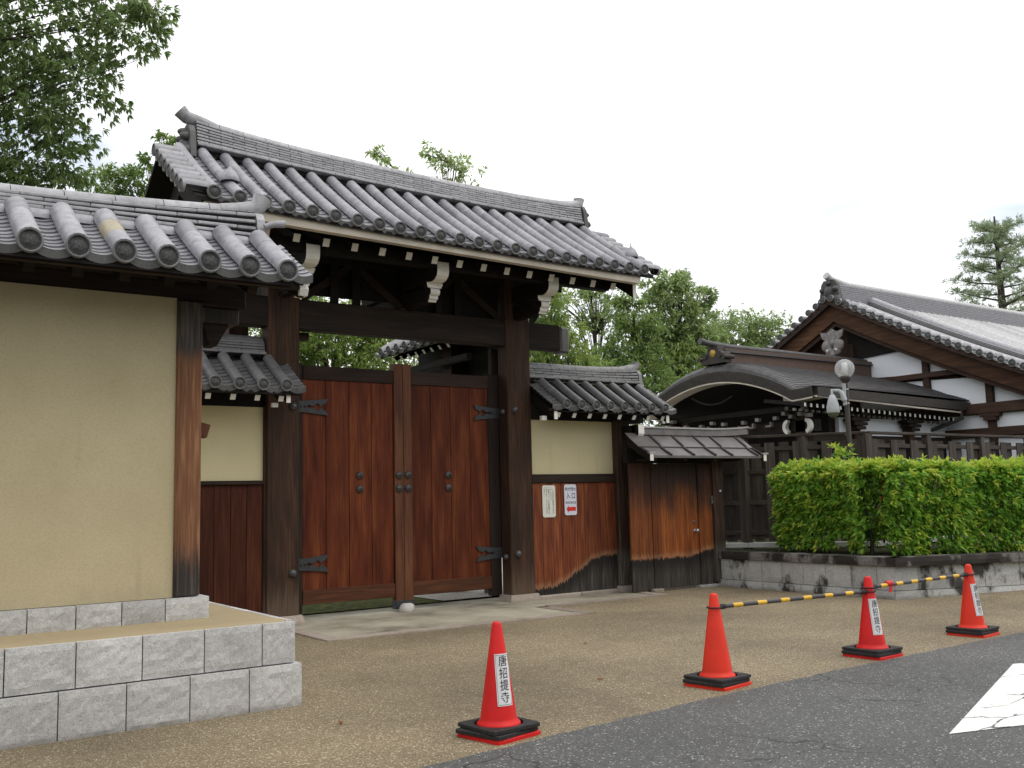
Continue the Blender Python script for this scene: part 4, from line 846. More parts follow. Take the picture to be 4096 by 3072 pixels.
def cone(x, y, rot, mat, lab, label=None):
    z0 = zg(x, y); t = thing('traffic_cone', lab, 'traffic cone', (x, y, z0), 'traffic cones along the edge of the road')
    MB().lathe(PROF, (x, y, z0), 40).build('cone_body', mat, t)
    square(MB(), (x, y), .192, .10, z0, z0 + .024, R(rot)).build('base_flange', mat, t)
    if label is not None:
        s, rad = label                                             # facing angle, wrinkle
        def onc(u, v, off=.0022):
            z = .35 + v; r = crad(z) + off + .0012 * math.sin(38 * v + 3 * u * 40) * rad; a = s + (u + 0.02 * v) / crad(z); return Vector((x + r * math.cos(a), y + r * math.sin(a), z0 + z))
        lb = MB().grid(lambda u, v: onc(u, v), list(np.linspace(-.052, .052, 15)), list(np.linspace(-.155, .155, 12))).build('label', M['paper'], t)
        tx = MB()
        for i, ch in enumerate('唐招提寺'): put_text(tx, ch, .070, lambda u, v: onc(u, v, .0052), 0, .108 - .072 * i, sx=.86, bold=.002)
        for (ua, ub, va, vb) in ((-.046, .046, .146, .148), (-.046, .046, -.148, -.146), (-.046, -.0445, -.148, .148), (.0445, .046, -.148, .148)):
            tx.grid(lambda u, v: onc(u, v, .0046), list(np.linspace(ua, ub, 10 if ub - ua > .01 else 2)), list(np.linspace(va, vb, 12 if vb - va > .01 else 2)), 0, False)
        tx.build('lettering', M['ink'], lb)
    return t
def weight(x, y, rot, z, which, where):
    z0 = zg(x, y) + z; o = square(MB(), (x, y), .190, .156, z0, z0 + .024, R(rot)); o = o.build('cone_weight', M['rubber'])
    props(o, '%s black rubber weight around the foot of the %s' % (which, where), 'cone weight', 'rubber weights on the traffic cones')
CONES = [(3.53, 5.285, 8, 'cone', 'nearest red cone with the temple name label, standing alone', (-.62, 1.0), 'nearest red cone standing alone'),
         (5.73, 5.515, 7, 'cone2', 'orange-red cone without a visible label at the near end of the striped bars', None, 'unlabelled orange-red cone'),
         (7.73, 5.54, 1, 'cone', 'red cone with a label where the two striped bars meet', (-.45, 1.0), 'cone between the two striped bars'),
         (9.54, 5.65, 4, 'cone2', 'farthest red cone at the far end of the striped bars', (-.18, 1.0), 'farthest cone')]
for (x, y, rot, mt, lab, lb, wh) in CONES:
    cone(x, y, rot + 3, M[mt], lab, lb if lb is None else (math.atan2(-y, -x) + math.pi / 2 + lb[0] - .45, lb[1]))
    weight(x - .012, y + .004, rot + (6 if x < 4 else 2), .0265, 'lower', wh); weight(x + .004, y + .006, rot - (3 if x < 4 else 1), .0545, 'upper', wh)
def bar(a, b, lab, n):
    t = thing('striped_bar', lab, 'barrier bar', tuple((Vector(a) + Vector(b)) / 2), 'striped bars linking the cones'); a = Vector(a); b = Vector(b); d = (b - a).normalized()
    ra = crad(a.z) + .012; rb = crad(b.z) + .012; p = a + d * ra; q = b - d * rb; L = (q - p).length
    MB().tube([p, q], .017, 12).build('bar_tube', M['plastic_grey'], t)
    for i in range(n):
        s = p + d * L * ((i + .72) / (n + .55)); MB().tube([s - d * .055, s + d * .055], .0178, 12, 0, False).build('yellow_stripe', M['yellow'], t)
    for c, r in ((a, ra), (b, rb)):
        MB().tube([c + Vector((r * math.cos(k), r * math.sin(k), 0)) for k in np.linspace(0, 2 * math.pi, 25)], .006, 6, 0, False).build('end_ring', M['rubber'], t)
    for c in (p, q): MB().tube([c - d * .03, c + d * .06] if c is p else [c - d * .06, c + d * .03], .021, 12).build('end_sleeve', M['rubber'], t)
(c2, c3, c4) = [(c[0], c[1]) for c in CONES[1:]]
bar((*c2, .590), (*c3, .567), 'striped yellow and black bar between the unlabelled cone and the middle labelled cone', 6); bar((*c3, .600), (*c4, .598), 'striped yellow and black bar with a red ribbon, reaching the farthest cone', 6)
m = MB(); p = Vector((c3[0] + .33, c3[1] + .02, .600))
m.tube([p + Vector((-.035, 0, .01)), p + Vector((.04, 0, .012))], [.026, .028], 8); m.prism([(-.01, -.012), (.03, -.012), (.014, -.05), (.0, -.07), (-.035, -.062), (-.022, -.03)], lambda u, v, dd: p + Vector((u, dd - .024, v)), 0, .004)
props(m.build('ribbon', M['ribbon']), 'red ribbon knotted round the striped bar next to the middle cone', 'ribbon')
for i, (x, y, a) in enumerate(((6.35, 7.9, .4), (2.9, 7.85 - 1.6, 1.2), (5.2, 6.3, 2.2))):
    ca, sa = math.cos(a), math.sin(a); L = .045; P_ = lambda u, v, z: (x + u * ca - v * sa, y + u * sa + v * ca, z)
    props(MB().add([P_(-L, 0, .006), P_(0, -.018, .012), P_(L, 0, .007), P_(0, .018, .014)], [(0, 1, 2, 3)]).build('fallen_leaf', M['leaf_rust']), ['brown fallen leaf on the paving in line with the unlabelled cone', 'brown fallen leaf beside the corner of the granite terrace wall', 'brown fallen leaf on the paving behind the row of cones'][i], 'leaf')

# ------------------------------------------------------------ planter
pl = thing('planter_wall', 'low granite planter wall with dark-stained cap below the hedge', 'planter wall', (11.85, 8.1, 0))
jy = [8.07, 8.34, 8.75, 9.18, 9.58, 9.98, 10.37, 10.72, 11.20]
for a, b in zip(jy[:-1], jy[1:]): stone(pl, (11.83, b, .115), (0, -1, 0), (-1, 0, 0), b - a, .32, .25, M['granite_old'], .007, 7, 5)
jb = [8.05, 8.42, 8.85, 9.2, 9.62, 10.0, 10.35, 10.75, 11.2]
for a, b in zip(jb[:-1], jb[1:]): stone(pl, (11.805, b, -.03), (0, -1, 0), (-1, 0, 0), b - a, .145, .25, M['granite_old'], .007, 7, 3)
jc = [8.02, 9.0, 10.0, 11.2]
for a, b in zip(jc[:-1], jc[1:]): stone(pl, (11.79, b, .435), (0, -1, 0), (-1, 0, 0), b - a, .125, .32, M['granite_cap'], .004, 6, 3, .006, 'cap_stone')
A = R(-23.1); ux = Vector((math.cos(A), math.sin(A), 0)); uy = Vector((math.sin(A), -math.cos(A), 0))
s_ = 0.0
for w in (.36, .52, .50, .55, .48, .53, .5, .55, .5, .5, .5):
    stone(pl, Vector((11.835, 8.06, .115)) + ux * s_, ux, uy, w, .32, .25, M['granite_old'], .007, 7, 5); s_ += w
s_ = 0.0
for w in (.48, .55, .42, .56, .5, .46, .55, .5, .5, .5):
    stone(pl, Vector((11.80, 8.04, -.03)) + ux * s_, ux, uy, w, .145, .25, M['granite_old'], .007, 7, 3); s_ += w
s_ = 0.0
for w in (1.0, 1.35, 1.4, 1.4): stone(pl, Vector((11.785, 8.00, .435)) + ux * s_, ux, uy, w, .125, .32, M['granite_cap'], .004, 8, 3, .006, 'cap_stone'); s_ += w
far = Vector((11.83, 8.06, 0)) + ux * 5.3
sl_ = MB(); sl_.add([(12.05, 8.15, .535), (far.x, far.y + .2, .535), (26, 4, .535), (26, 12.6, .545), (12.05, 14, .545), (12.05, 11.2, .535)], [tuple(range(6))]); props(sl_.build('planter_soil', M['soil']), kind='structure')
# ------------------------------------------------------------ fence of alternating boards
fn = thing('board_fence', 'dark weathered board fence with gaps behind the clipped hedge', 'fence', (13.9, 9.9, .55))
def run(p, q, n, bw, step, posts):
    p = Vector((*p, 0)); q = Vector((*q, 0)); d = (q - p).normalized(); nr = Vector((d.y, -d.x, 0)); L = (q - p).length
    for i in range(n):
        o = p + d * (step * (i + .5)); f = 1 if i % 2 == 0 else -1; zt = 2.30 + random.uniform(-.012, .012); m = MB(); Mx = Matrix((d, nr, Vector((0, 0, 1)))).transposed().to_4x4(); Mx.translation = o
        m.cbox(-bw / 2, bw / 2, .03 * f - .012, .03 * f + .012, .66, zt, .003, 0, Mx); m.build('board', M['wood_grey'], fn)
    for z in (.80, 1.30, 1.82, 2.20): MB().obox(p + Vector((0, 0, z)), q + Vector((0, 0, z)), .05, .07).build('rail', M['wood_greyx'], fn)
    MB().obox(p + Vector((0, 0, 2.41)), q + Vector((0, 0, 2.41)), .13, .045).build('top_rail', M['wood_greyx'], fn)
    for s in posts:
        o = p + d * s; MB().cbox(o.x - .06, o.x + .06, o.y - .06, o.y + .06, .5, 2.39, .006).build('post', M['wood_grey'], fn)
    MB().obox(p + Vector((0, 0, .60)), q + Vector((0, 0, .60)), .16, .08).build('sill_stone', M['granite'], fn)
run((11.55, 13.0), (13.97, 9.88), 17, .165, .2295, (0, 1.0, 1.98, 2.96, 3.94)); run((13.99, 9.88), (24.0, 9.88), 35, .20, .285, (.02, 1.7, 3.4, 5.1, 6.8, 8.5, 9.9))
# ------------------------------------------------------------ lamp and security camera
lx, ly = 13.26, 9.68
lp = thing('lamp_post', 'slim brown lamp post with a clear glass globe in front of the fence', 'street lamp', (lx, ly, .53))
MB().tube([(lx, ly, .5), (lx, ly, 3.20)], .038, 14).build('pole', M['pole'], lp); MB().lathe([(.04, 3.18), (.06, 3.20), (.09, 3.245), (.092, 3.275), (.07, 3.285)], (lx, ly, 0), 18).build('globe_collar', M['pole'], lp)
MB().lathe([(.153 * math.sin(t), 3.405 - .153 * math.cos(t)) for t in np.linspace(.45, math.pi - .001, 18)], (lx, ly, 0), 28).build('globe', M['glass'], lp)
MB().lathe([(.001, 3.27), (.045, 3.275), (.045, 3.48), (.04, 3.50), (.001, 3.50)], (lx, ly, 0), 14).build('bulb_tube', M['paper'], lp)
for z in (2.835, 3.06): MB().lathe([(.0385, z), (.045, z), (.045, z + .018), (.0385, z + .018)], (lx, ly, 0), 14).build('clamp_band', M['steel'], lp)
sv = thing('security_camera', 'pale dome security camera on a bracket on the lamp post', 'security camera', (lx - .2, ly, 2.5))
cx, cy = lx - .225 * .84, ly + .225 * .55
MB().cbox(lx - .06, lx - .038, ly - .03, ly + .03, 2.815, 3.165, .004).build('mount_plate', M['cam_white'], sv); MB().tube([(lx - .05, ly, 2.895), (lx - .08, ly + .02, 3.015), ((lx * .5 + cx * .5), (ly + cy) / 2, 3.055), (cx, cy, 3.060), (cx, cy, 2.975)], [.045, .04, .03, .026, .026], 10).build('bracket_arm', M['cam_white'], sv)
MB().lathe([(.001, 2.995), (.035, 2.990), (.07, 2.915), (.098, 2.795), (.102, 2.715), (.095, 2.700), (.08, 2.695)], (cx, cy, 0), 20).build('housing', M['cam_white'], sv); MB().lathe([(.08, 2.697), (.072, 2.655), (.04, 2.625), (.001, 2.615)], (cx, cy, 0), 18).build('dome', M['lens'], sv)

# ------------------------------------------------------------ porch with the undulating gable
PX, PE = 16.3, 22.1; YC = 15.44; HW = 2.74
def kz(y, x=PX):                                                    # karahafu curve, upper edge
    t = abs(y - YC) / HW; c = 3.575 + 0.62 * max(0.0, 0.5 + 0.5 * math.cos(min(1, t / .80) * math.pi)) ** 0.42
    if t > .80: c += .03 * ((t - .80) / .2) ** 1.6
    return c
po = thing('entrance_porch', 'dark porch with an undulating gable and bark roof in front of the temple hall', 'porch', (19, YC, 0))
ys = [YC + HW - 2 * HW * i / 84 for i in range(85)]
rf = MB(); prof = []
def rz(y, x):                                                       # gable wave flattens towards the hall
    t = (x - PX) / (PE - PX); q = abs(y - YC) / HW; w = kz(y) + .21 * max(0.0, 1 - (q / .95) ** 3); lin = 3.575 - .10 * t + 0.90 * max(0.0, 1 - q) ** 0.80
    return w * (1 - .75 * t) + lin * .75 * t
xs_ = [PX + .005, PX + .03, PX + .09, PX + .18, PX + .34, PX + .8, 18.2, 19.4, 20.6, 21.6, PE]
drop = [1.0, .62, .36, .15, 0, 0, 0, 0, 0, 0, 0]
for k in range(84):                                                 # stepped bark courses running along the roof
    ya, yb = ys[k], ys[k + 1]; up = abs(ya - YC) < abs(yb - YC); hi, lo = (ya, yb) if up else (yb, ya)
    st = .016
    v = []
    for x, dq in zip(xs_, drop):
        dd = -dq * .21 * max(0.0, 1 - (abs(hi - YC) / HW / .95) ** 3) - .008 * dq
        v += [(x, hi, rz(hi, x) + dd), (x, lo, rz(lo, x) + dd + st), (x, lo, rz(lo, x) + dd)]
    f = []
    for i in range(len(xs_) - 1):
        a = i * 3; f += [(a, a + 1, a + 4, a + 3), (a + 1, a + 2, a + 5, a + 4)]
    rf.add(v, f)
rf = rf.build('roof', M['bark'], po)
th = lambda y: .21 + .02 * (1 - abs(y - YC) / HW)
eb = MB()
eb.grid(lambda y, q: (PX - .0 + .02 * q, y, kz(y) - .005 - q * (th(y) + .03)), ys, [0, .2, .4, .6, .8, 1], 0, False)
eb.grid(lambda y, q: (PX + .02 + q * .35, y, kz(y) - .035 - th(y)), ys, [0, 1], 1, False)
eb.grid(lambda y, q: (PX + .0 + .002, y, kz(y) - .037 - th(y) + q * .03), ys, [0, 1], 1, False)
for k in range(5): eb.grid(lambda y, q, k=k: (PX - .006 + .006 * q, y, kz(y) - .05 - k * .036), ys, [0, 1], 0, False)
eb.build('gable_edge', [M['bark_edge'], M['cream']], rf)
sb = MB(); sb.grid(lambda y, x: (x, y, rz(y, x) - .20), ys[::4], [PX + .35, 19, PE]); sb.build('soffit', M['wood_black'], rf)
for yy, nm in ((YC - HW, 1), (YC + HW, -1)):
    ev = MB(); ev.hexa([(PX + .15, yy - .02, 3.40), (PE - .25, yy - .02, 3.27), (PE - .25, yy + .25, 3.28), (PX + .15, yy + .25, 3.41), (PX + .15, yy - .03, 3.585), (PE - .02, yy - .03, 3.455), (PE - .02, yy + .25, 3.47), (PX + .15, yy + .25, 3.60)]); ev.build('eave_edge', M['bark_edge'], rf)
    MB().hexa([(PX + .1, yy, 3.38), (PE - .4, yy, 3.20), (PE - .4, yy + .05, 3.20), (PX + .1, yy + .05, 3.38), (PX + .1, yy, 3.415), (PE - .4, yy, 3.235), (PE - .4, yy + .05, 3.235), (PX + .1, yy + .05, 3.415)]).build('eave_board', M['cream'], rf)
for i in range(29):
    x = 16.25 + i * .19; zr_ = 3.30 - (x - 16.25) * .031
    m = MB(); m.obox((x, 12.86, zr_ - .07), (x, 13.9, zr_ + .10), .055, .075, 0, bv=.002); m.box(x - .0275, x + .0275, 12.852, 12.858, zr_ - .107, zr_ - .033, 1); m.build('rafter', [M['wood_black'], M['white']], po)
    if i % 1 == 0: MB().box(x - .025, x + .025, 13.10, 13.16, zr_ - .17, zr_ - .12).build('lower_rafter_end', M['greywood'], po)
rg = MB()
rg.box(PX + .35, PE + .05, YC - .16, YC + .16, 4.36, 4.66, 0); rg.box(PX + .30, PE + .12, YC - .22, YC + .22, 4.66, 4.70, 1); rg.box(PX + .28, PE + .12, YC - .19, YC + .19, 4.70, 4.76, 0)
rg.tube([(PX - .30, YC, 4.90), (PX - .1, YC, 4.86), (PX + .6, YC, 4.82), (PE + .12, YC, 4.78)], [.075, .07, .07, .07], 12, 1); rg.box(PE + .1, PE + .30, YC - .22, YC + .22, 4.45, 4.76, 1)
rg.build('ridge', [M['ridge_brown'], M['bark']], po)
on = MB(); P3 = lambda a, c, d: Vector((PX + .30 - d, YC + a, 4.40 + c))
on.prism([(-.36, 0), (.36, 0), (.34, .10), (.20, .14), (.15, .40), (-.15, .40), (-.20, .14), (-.34, .10)], P3, 0, .22)
for a in (-.30, .30):
    on.tube([P3(a * 1.25, .13, -.05), P3(a * 1.25, .13, .28)], .05, 10); on.tube([P3(a * .75, .20, -.05), P3(a * .75, .20, .26)], .07, 10)
on.build('ridge_end_ornament', M['bark_edge'], po)
MB().lathe([(.085, 0), (.08, .012), (.0005, .016)], tuple(P3(0, .24, .222)), 18, 0, True, Matrix.Rotation(R(-90), 4, 'Y')).build('gold_crest', M['gold'], po)
MB().box(PX + 1.3, PX + 1.4, YC - 2.1, YC + 2.1, 0.3, 3.4).build('back_wall', M['wood_black'], po)
MB().cbox(PX + .55, PX + .80, YC - 2.3, YC + 2.3, 2.72, 2.98, .01).build('front_beam', M['wood_beam_y'], po)
MB().cbox(PX + .55, PX + .75, YC - 2.3, YC + 2.3, 3.18, 3.30, .01).build('upper_beam', M['wood_beam_y'], po)
for sgn in (-1, 1):
    yp = YC + sgn * 1.95
    MB().cbox(PX + .55, PX + .82, yp - .13, yp + .13, .5, 3.3, .012).build('post', M['wood_dark'], po)
    for k in (-1, 1):                                               # pale carved beam noses
        c = MB(); cy0 = yp + k * .22; out = [(cy0 + k * .15 * math.sin(t), 2.84 + .16 * math.cos(t)) for t in np.linspace(.15, 2.95, 12)]; inn = [(cy0 - k * .035 + k * .10 * math.sin(t), 2.845 + .105 * math.cos(t)) for t in np.linspace(2.7, .4, 10)]
        c.prism(out + inn, lambda a, z_, d: Vector((PX + .42 + d, a, z_)), 0, .10); c.build('beam_nose', M['white'], po)
    for (dy, z) in ((-.32, 3.02), (-.12, 3.06), (.12, 3.02), (.30, 3.10), (-.22, 3.18), (.2, 3.2)):
        MB().box(PX + .38, PX + .52, yp + dy - .045, yp + dy + .045, z, z + .075).build('bracket_end', M['greywood'], po)
for (y0, z) in ((YC - .9, 3.02), (YC - .5, 2.99), (YC + .1, 3.0), (YC + .45, 3.05), (YC + .8, 3.0), (YC + 1.3, 3.02), (YC - 1.4, 3.02)):
    MB().box(PX + .40, PX + .5, y0 - .05, y0 + .05, z, z + .075).build('bracket_end', M['greywood'], po); c = MB(); c.box(PX + .40, PX + .5, y0 + .11, y0 + .14, z - .14, z - .03); c.box(PX + .40, PX + .5, y0 + .14, y0 + .27, z - .14, z - .105); c.build('bracket_end', M['greywood'], po)
MB().prism([(YC - 1.9, 3.36), (YC - 1.62, 3.36), (YC - 1.62, 3.50), (YC - 1.74, 3.52)], lambda a, c, d: Vector((PX + .45 + d, a, c)), 0, .1).build('beam_nose', M['white'], po)
m = MB()
for t in np.linspace(-1, 1, 9): m.tube([(PX + .15, YC + .1 + t * .55, 3.62 - .14 * (1 - t * t)), (PX + .15, YC + .1 + (t + .25) * .55, 3.62 - .14 * (1 - (t + .25) ** 2))], .022, 6)
m.build('gable_pendant', M['wood_beam'], po)
MB().box(PX + 1.0, PE - .1, 13.35, 13.42, .3, 2.55).build('side_wall', M['wood_black'], po); MB().box(PX + 1.6, PE - .1, 13.30, 13.40, 2.62, 3.05).build('side_panel', M['white_wall'], po)
MB().cbox(PX + .6, PE - .1, 13.2, 13.42, 2.50, 2.66, .008).build('side_beam', M['wood_beam'], po)
for x in (18.3, 20.3):
    MB().cbox(x - .1, x + .1, 13.12, 13.34, 2.5, 3.1, .01).build('side_post', M['wood_dark'], po)
    for k, w in ((0, .32), (1, .46), (2, .60)): MB().box(x - w / 2, x + w / 2, 13.02, 13.25, 2.78 + k * .09, 2.85 + k * .09).build('bracket_block', M['wood_beam'], po)
MB().tube([(PE - .42, 12.72, 3.30), (PE - .40, 12.72, 3.08), (PE - .5, 12.9, 3.0), (PE - .9, 13.6, 2.72)], .045, 10).build('downpipe', M['pole'], po)

# ------------------------------------------------------------ main hall
HX = 22.0; HY = 16.05
ha = thing('temple_hall', 'large white-walled temple hall with wide grey tiled gable roof', 'temple hall', (30, HY, 0))
def hz(d): return 6.50 - .555 * d + .012 * d * d                   # roof surface from the ridge downwards
D_ = 6.2; dd_ = list(np.linspace(0, D_, 15))
rf = MB()
for sd in (-1, 1):
    rf.grid(lambda x, d, sd=sd: (x, HY + sd * d, hz(d)), [HX - .55, 26, 32, 42], dd_, 0, False); rf.grid(lambda x, d, sd=sd: (x, HY + sd * d, hz(d) - .12), [HX - .55, 26, 32, 42], dd_, 1, False)
    rf.grid(lambda q, d, sd=sd: (HX - .55, HY + sd * d, hz(d) - .12 * q), [0, 1], dd_, 1, False); rf.grid(lambda x, q, sd=sd: (x, HY + sd * D_, hz(D_) - .14 * q), [HX - .55, 42], [0, 1], 1, False)
M['hall_tile'] = tile_mat('pale_hall_tile', (0.47, 0.46, 0.46)); rf = rf.build('roof', [M['hall_tile'], M['wood_hall']], ha)
row = MB(); row.tube([(0, -d, hz(d) + .02) for d in dd_], .075, 8); rme = row.mesh('tile_row', [M['hall_tile']])
for i in range(64):
    if i not in (3, 4): inst('tile_row', rme, rf, Matrix.Translation(Vector((HX - .05 + .29 * i, HY, 0))))
row = MB(); row.tube([(0, d, hz(d) + .02) for d in dd_], .075, 8); rme2 = row.mesh('tile_row', [M['tile']])
for i in range(12): inst('tile_row', rme2, rf, Matrix.Translation(Vector((HX - .05 + .29 * i, HY, 0))))
dr_ = MB(); dr_.grid(lambda a, d: (HX + 1.05 + [-.16, -.13, .13, .16][int(a)], HY - .25 - d, hz(d + .25) + [0, .20, .20, 0][int(a)]), [0, 1, 2, 3], list(np.linspace(0, 5.4, 12)), 0, False)
dr_.build('descending_ridge', M['tile_light'], rf)
for k in range(5): MB().tube([(HX + 1.05 - .165 + .008 * k, HY - .25 - d, hz(d + .25) + .02 + .036 * k) for d in np.linspace(0, 5.4, 8)], .012, 5).build('ridge_tile_course', M['tile_dark'], rf)
MB().tube([(HX + 1.05, HY - .25 - d, hz(d + .25) + .22) for d in np.linspace(0, 5.4, 10)], .08, 10).build('descending_cap', M['tile_light'], rf)
vm = barrel_mesh('verge_cover_tile', .085, .40, True, 0, 1.06, 'tile_dark')
for sd in (-1, 1):
    for i in range(24):
        d = .12 + i * .245; inst('verge_cover_tile', vm, rf, Matrix.Translation(Vector((HX - .18, HY + sd * d, hz(d) + .075))) @ Matrix.Rotation(R(90), 4, 'Z'))
rg = MB(); rg.hexa([(HX - .30, HY - .2, 6.45), (42, HY - .2, 6.45), (42, HY + .2, 6.45), (HX - .30, HY + .2, 6.45), (HX - .30, HY - .13, 6.92), (42, HY - .13, 6.92), (42, HY + .13, 6.92), (HX - .30, HY + .13, 6.92)])
for k in range(8): rg.box(HX - .3, 42, HY - .205 + .008 * k, HY + .205 - .008 * k, 6.50 + .052 * k, 6.53 + .052 * k)
rg.build('ridge', M['tile'], rf); MB().tube([(HX - .55, HY, 7.14), (HX - .35, HY, 7.04), (HX + .3, HY, 6.96), (26, HY, 6.95), (42, HY, 6.95)], [.10, .095, .09, .09, .09], 12).build('ridge_cap', M['hall_tile'], rf)
on = MB(); P4 = lambda a, c, d: Vector((HX - .34 - d, HY + a, 6.36 + c)); on.prism([(-.34, 0), (.34, 0), (.30, .28), (.24, .56), (.16, .66), (-.16, .66), (-.24, .56), (-.30, .28)], P4, 0, .12)
for (a, c, r) in ((0, .34, .17), (-.24, .10, .13), (.24, .10, .13), (-.2, .4, .08), (.2, .4, .08), (0, .58, .08), (-.40, .0, .11), (.40, .0, .11)): on.lathe([(r * math.cos(t), .12 * math.sin(t)) for t in np.linspace(0, 1.5, 5)], tuple(P4(a, c, .11)), 10, 0, True, Matrix.Rotation(R(-90), 4, 'Y'))
on.build('ridge_end_tile', M['tile_dark'], rf)
for sd in (-1, 1):
    m = MB(); dl = list(np.linspace(0, 6.0, 11)); w0 = lambda d: .44 - .012 * d
    m.grid(lambda q, d, sd=sd: (HX - .36, HY + sd * d, hz(d) - .14 - q * w0(d)), [0, 1], dl, 0, False); m.grid(lambda q, d, sd=sd: (HX - .36 + q * .10, HY + sd * d, hz(d) - .14 - w0(d)), [0, 1], dl, 0, False); m.build('barge_board', M['wood_barge'], ha)
    m = MB(); m.grid(lambda q, d, sd=sd: (HX - .28, HY + sd * d, hz(d) - .14 - w0(d) - q * .12), [0, 1], dl, 0, False); m.grid(lambda q, d, sd=sd: (HX - .28 + q * .10, HY + sd * d, hz(d) - .26 - w0(d)), [0, 1], dl, 0, False); m.build('inner_barge_board', M['wood_hall'], ha)
    MB().tube([(HX - .50, HY + sd * d, hz(d) - .10) for d in dl], .03, 6).build('verge_trim', M['tile_light'], ha)
ge = MB(); GP = lambda a, c, d: Vector((HX - .42 - d, HY + a, c))
for (pts, y0) in (([(-.14, 5.62), (-.36, 5.66), (-.30, 5.48), (-.16, 5.38), (-.10, 5.24), (.10, 5.24), (.16, 5.38), (.30, 5.48), (.36, 5.66), (.14, 5.62), (0, 5.72)], 0),): ge.prism(pts, GP, 0, .06)
for (a, c, r) in ((-.19, 5.27, .15), (.19, 5.27, .15), (-.11, 5.12, .12), (.11, 5.12, .12), (0, 5.05, .10), (0, 5.34, .09)): ge.lathe([(r, 0), (r, .05), (r * .8, .075), (.0005, .085)], tuple(GP(a, c, 0)), 12, 0, True, Matrix.Rotation(R(-90), 4, 'Y'))
for (a, c) in ((-.14, 5.14), (.14, 5.14)): ge.lathe([(.04, 0), (.03, .10), (.0005, .11)], tuple(GP(a, c, 0)), 10, 1, True, Matrix.Rotation(R(-90), 4, 'Y'))
ge.build('gable_pendant', [M['greywood'], M['white']], ha)
# gable wall: white panels between dark timbers
MB().add([(HX + .10, HY - 5.2, .3), (HX + .10, HY + 5.2, .3), (HX + .10, HY + 5.2, 3.6), (HX + .10, HY, 6.1), (HX + .10, HY - 5.2, 3.6)], [(0, 1, 2, 3, 4)]).build('gable_wall', M['wood_hall'], ha)
post_y = [HY - .24, 13.72, 12.16, 10.6]
def panel(y0, y1, za0, za1, zb0, zb1):                              # y0>y1, top heights differ under the slope
    MB().hexa([(HX + .04, y0, za0), (HX + .04, y1, zb0), (HX + .098, y1, zb0), (HX + .098, y0, za0), (HX + .04, y0, za1), (HX + .04, y1, zb1), (HX + .098, y1, zb1), (HX + .098, y0, za1)]).build('wall_panel', M['white_wall'], ha)
tp = lambda y: hz(abs(y - HY)) - .62
panel(15.7, 13.8, 4.36, 4.86, 4.27, 4.98); panel(13.64, 12.25, 4.28, tp(13.64), 4.20, tp(12.25)); panel(15.7, 13.8, 3.4, 4.20, 3.42, 4.10); panel(13.64, 12.25, 3.42, 4.10, 3.42, 4.03); panel(12.08, 10.7, 3.42, tp(12.08), 3.42, tp(10.7))
for y0, y1 in ((15.7, 13.8), (13.64, 12.25), (12.08, 10.7)): panel(y0, y1, 2.84, 3.16, 2.84, 3.16); panel(y0, y1, 1.2, 2.62, 1.2, 2.62)
m = MB(); m.hexa([(HX - .02, 15.9, 4.87), (HX - .02, 13.0, 4.98), (HX + .1, 13.0, 4.98), (HX + .1, 15.9, 4.87), (HX - .02, 15.9, 5.9), (HX - .02, 13.0, 5.02), (HX + .1, 13.0, 5.02), (HX + .1, 15.9, 5.9)]); m.build('gable_boarding', M['wood_black'], ha)
for y in post_y: MB().cbox(HX - .06, HX + .1, y - .085, y + .085, .3, min(5.3, tp(y) + .2), .008).build('post', M['wood_hall'], ha)
for z0, z1, ya, yb in ((4.16, 4.29, 15.8, 12.2), (3.17, 3.41, 15.8, 10.0), (2.63, 2.83, 15.8, 10.0)): MB().cbox(HX - .09, HX + .1, yb, ya, z0, z1, .008).build('wall_beam', M['wood_hall'], ha)
for y in post_y[1:]:
    for k, w in ((0, .30), (1, .46)): MB().box(HX - .12, HX + .1, y - w / 2, y + w / 2, 3.0 + k * .085, 3.08 + k * .085).build('bracket_block', M['wood_hall'], ha)
MB().box(HX + .3, 41, 10.85, 10.95, .3, 4.0).build('side_wall', M['white_wall'], ha)

# ------------------------------------------------------------ roofed wall inside the gate
iw = thing('inner_roofed_wall', 'small tiled roof with white rafter ends seen through the gate opening', 'roofed wall', (8.5, 14, 0))
XI = Matrix(((0, -1, 0, 8.55), (1, 0, 0, 0), (0, 0, 1, 0), (0, 0, 0, 1)))
ri = Roof(iw, XI, 12.75, 15.0, .272, .066, .80, 4.55, .50)
ri.base(); ri.tiles(3, 6, .14, heads=True); ri.rear(); ri.edge_pans(6, .14, (1,), .14)
ri.ridge(12.6, 15.0, 4.52, 3, .036, .5, .14, .01, lambda u: 0, .07, .5)
for i in range(8):
    y = 14.72 - .252 * i; m = MB(); m.obox((7.86, y, 3.88), (8.55, y, 4.32), .06, .075, 0, up=(0, 0, 1), bv=.002); m.obox((7.855, y, 3.876), (7.86, y, 3.88), .06, .075, 1, bv=.0004); m.build('rafter', [M['wood_black'], M['white']], iw)
MB().cbox(7.98, 8.08, 12.6, 15.0, 3.62, 3.72, .006).build('purlin', M['wood_black'], iw); MB().cbox(8.42, 8.62, 12.7, 14.9, 3.30, 4.2, .006).build('wall_beam', M['wood_black'], iw)
for y in (12.9, 14.7): MB().cbox(8.45, 8.6, y - .08, y + .08, 0, 4.2, .006).build('post', M['wood_dark'], iw)

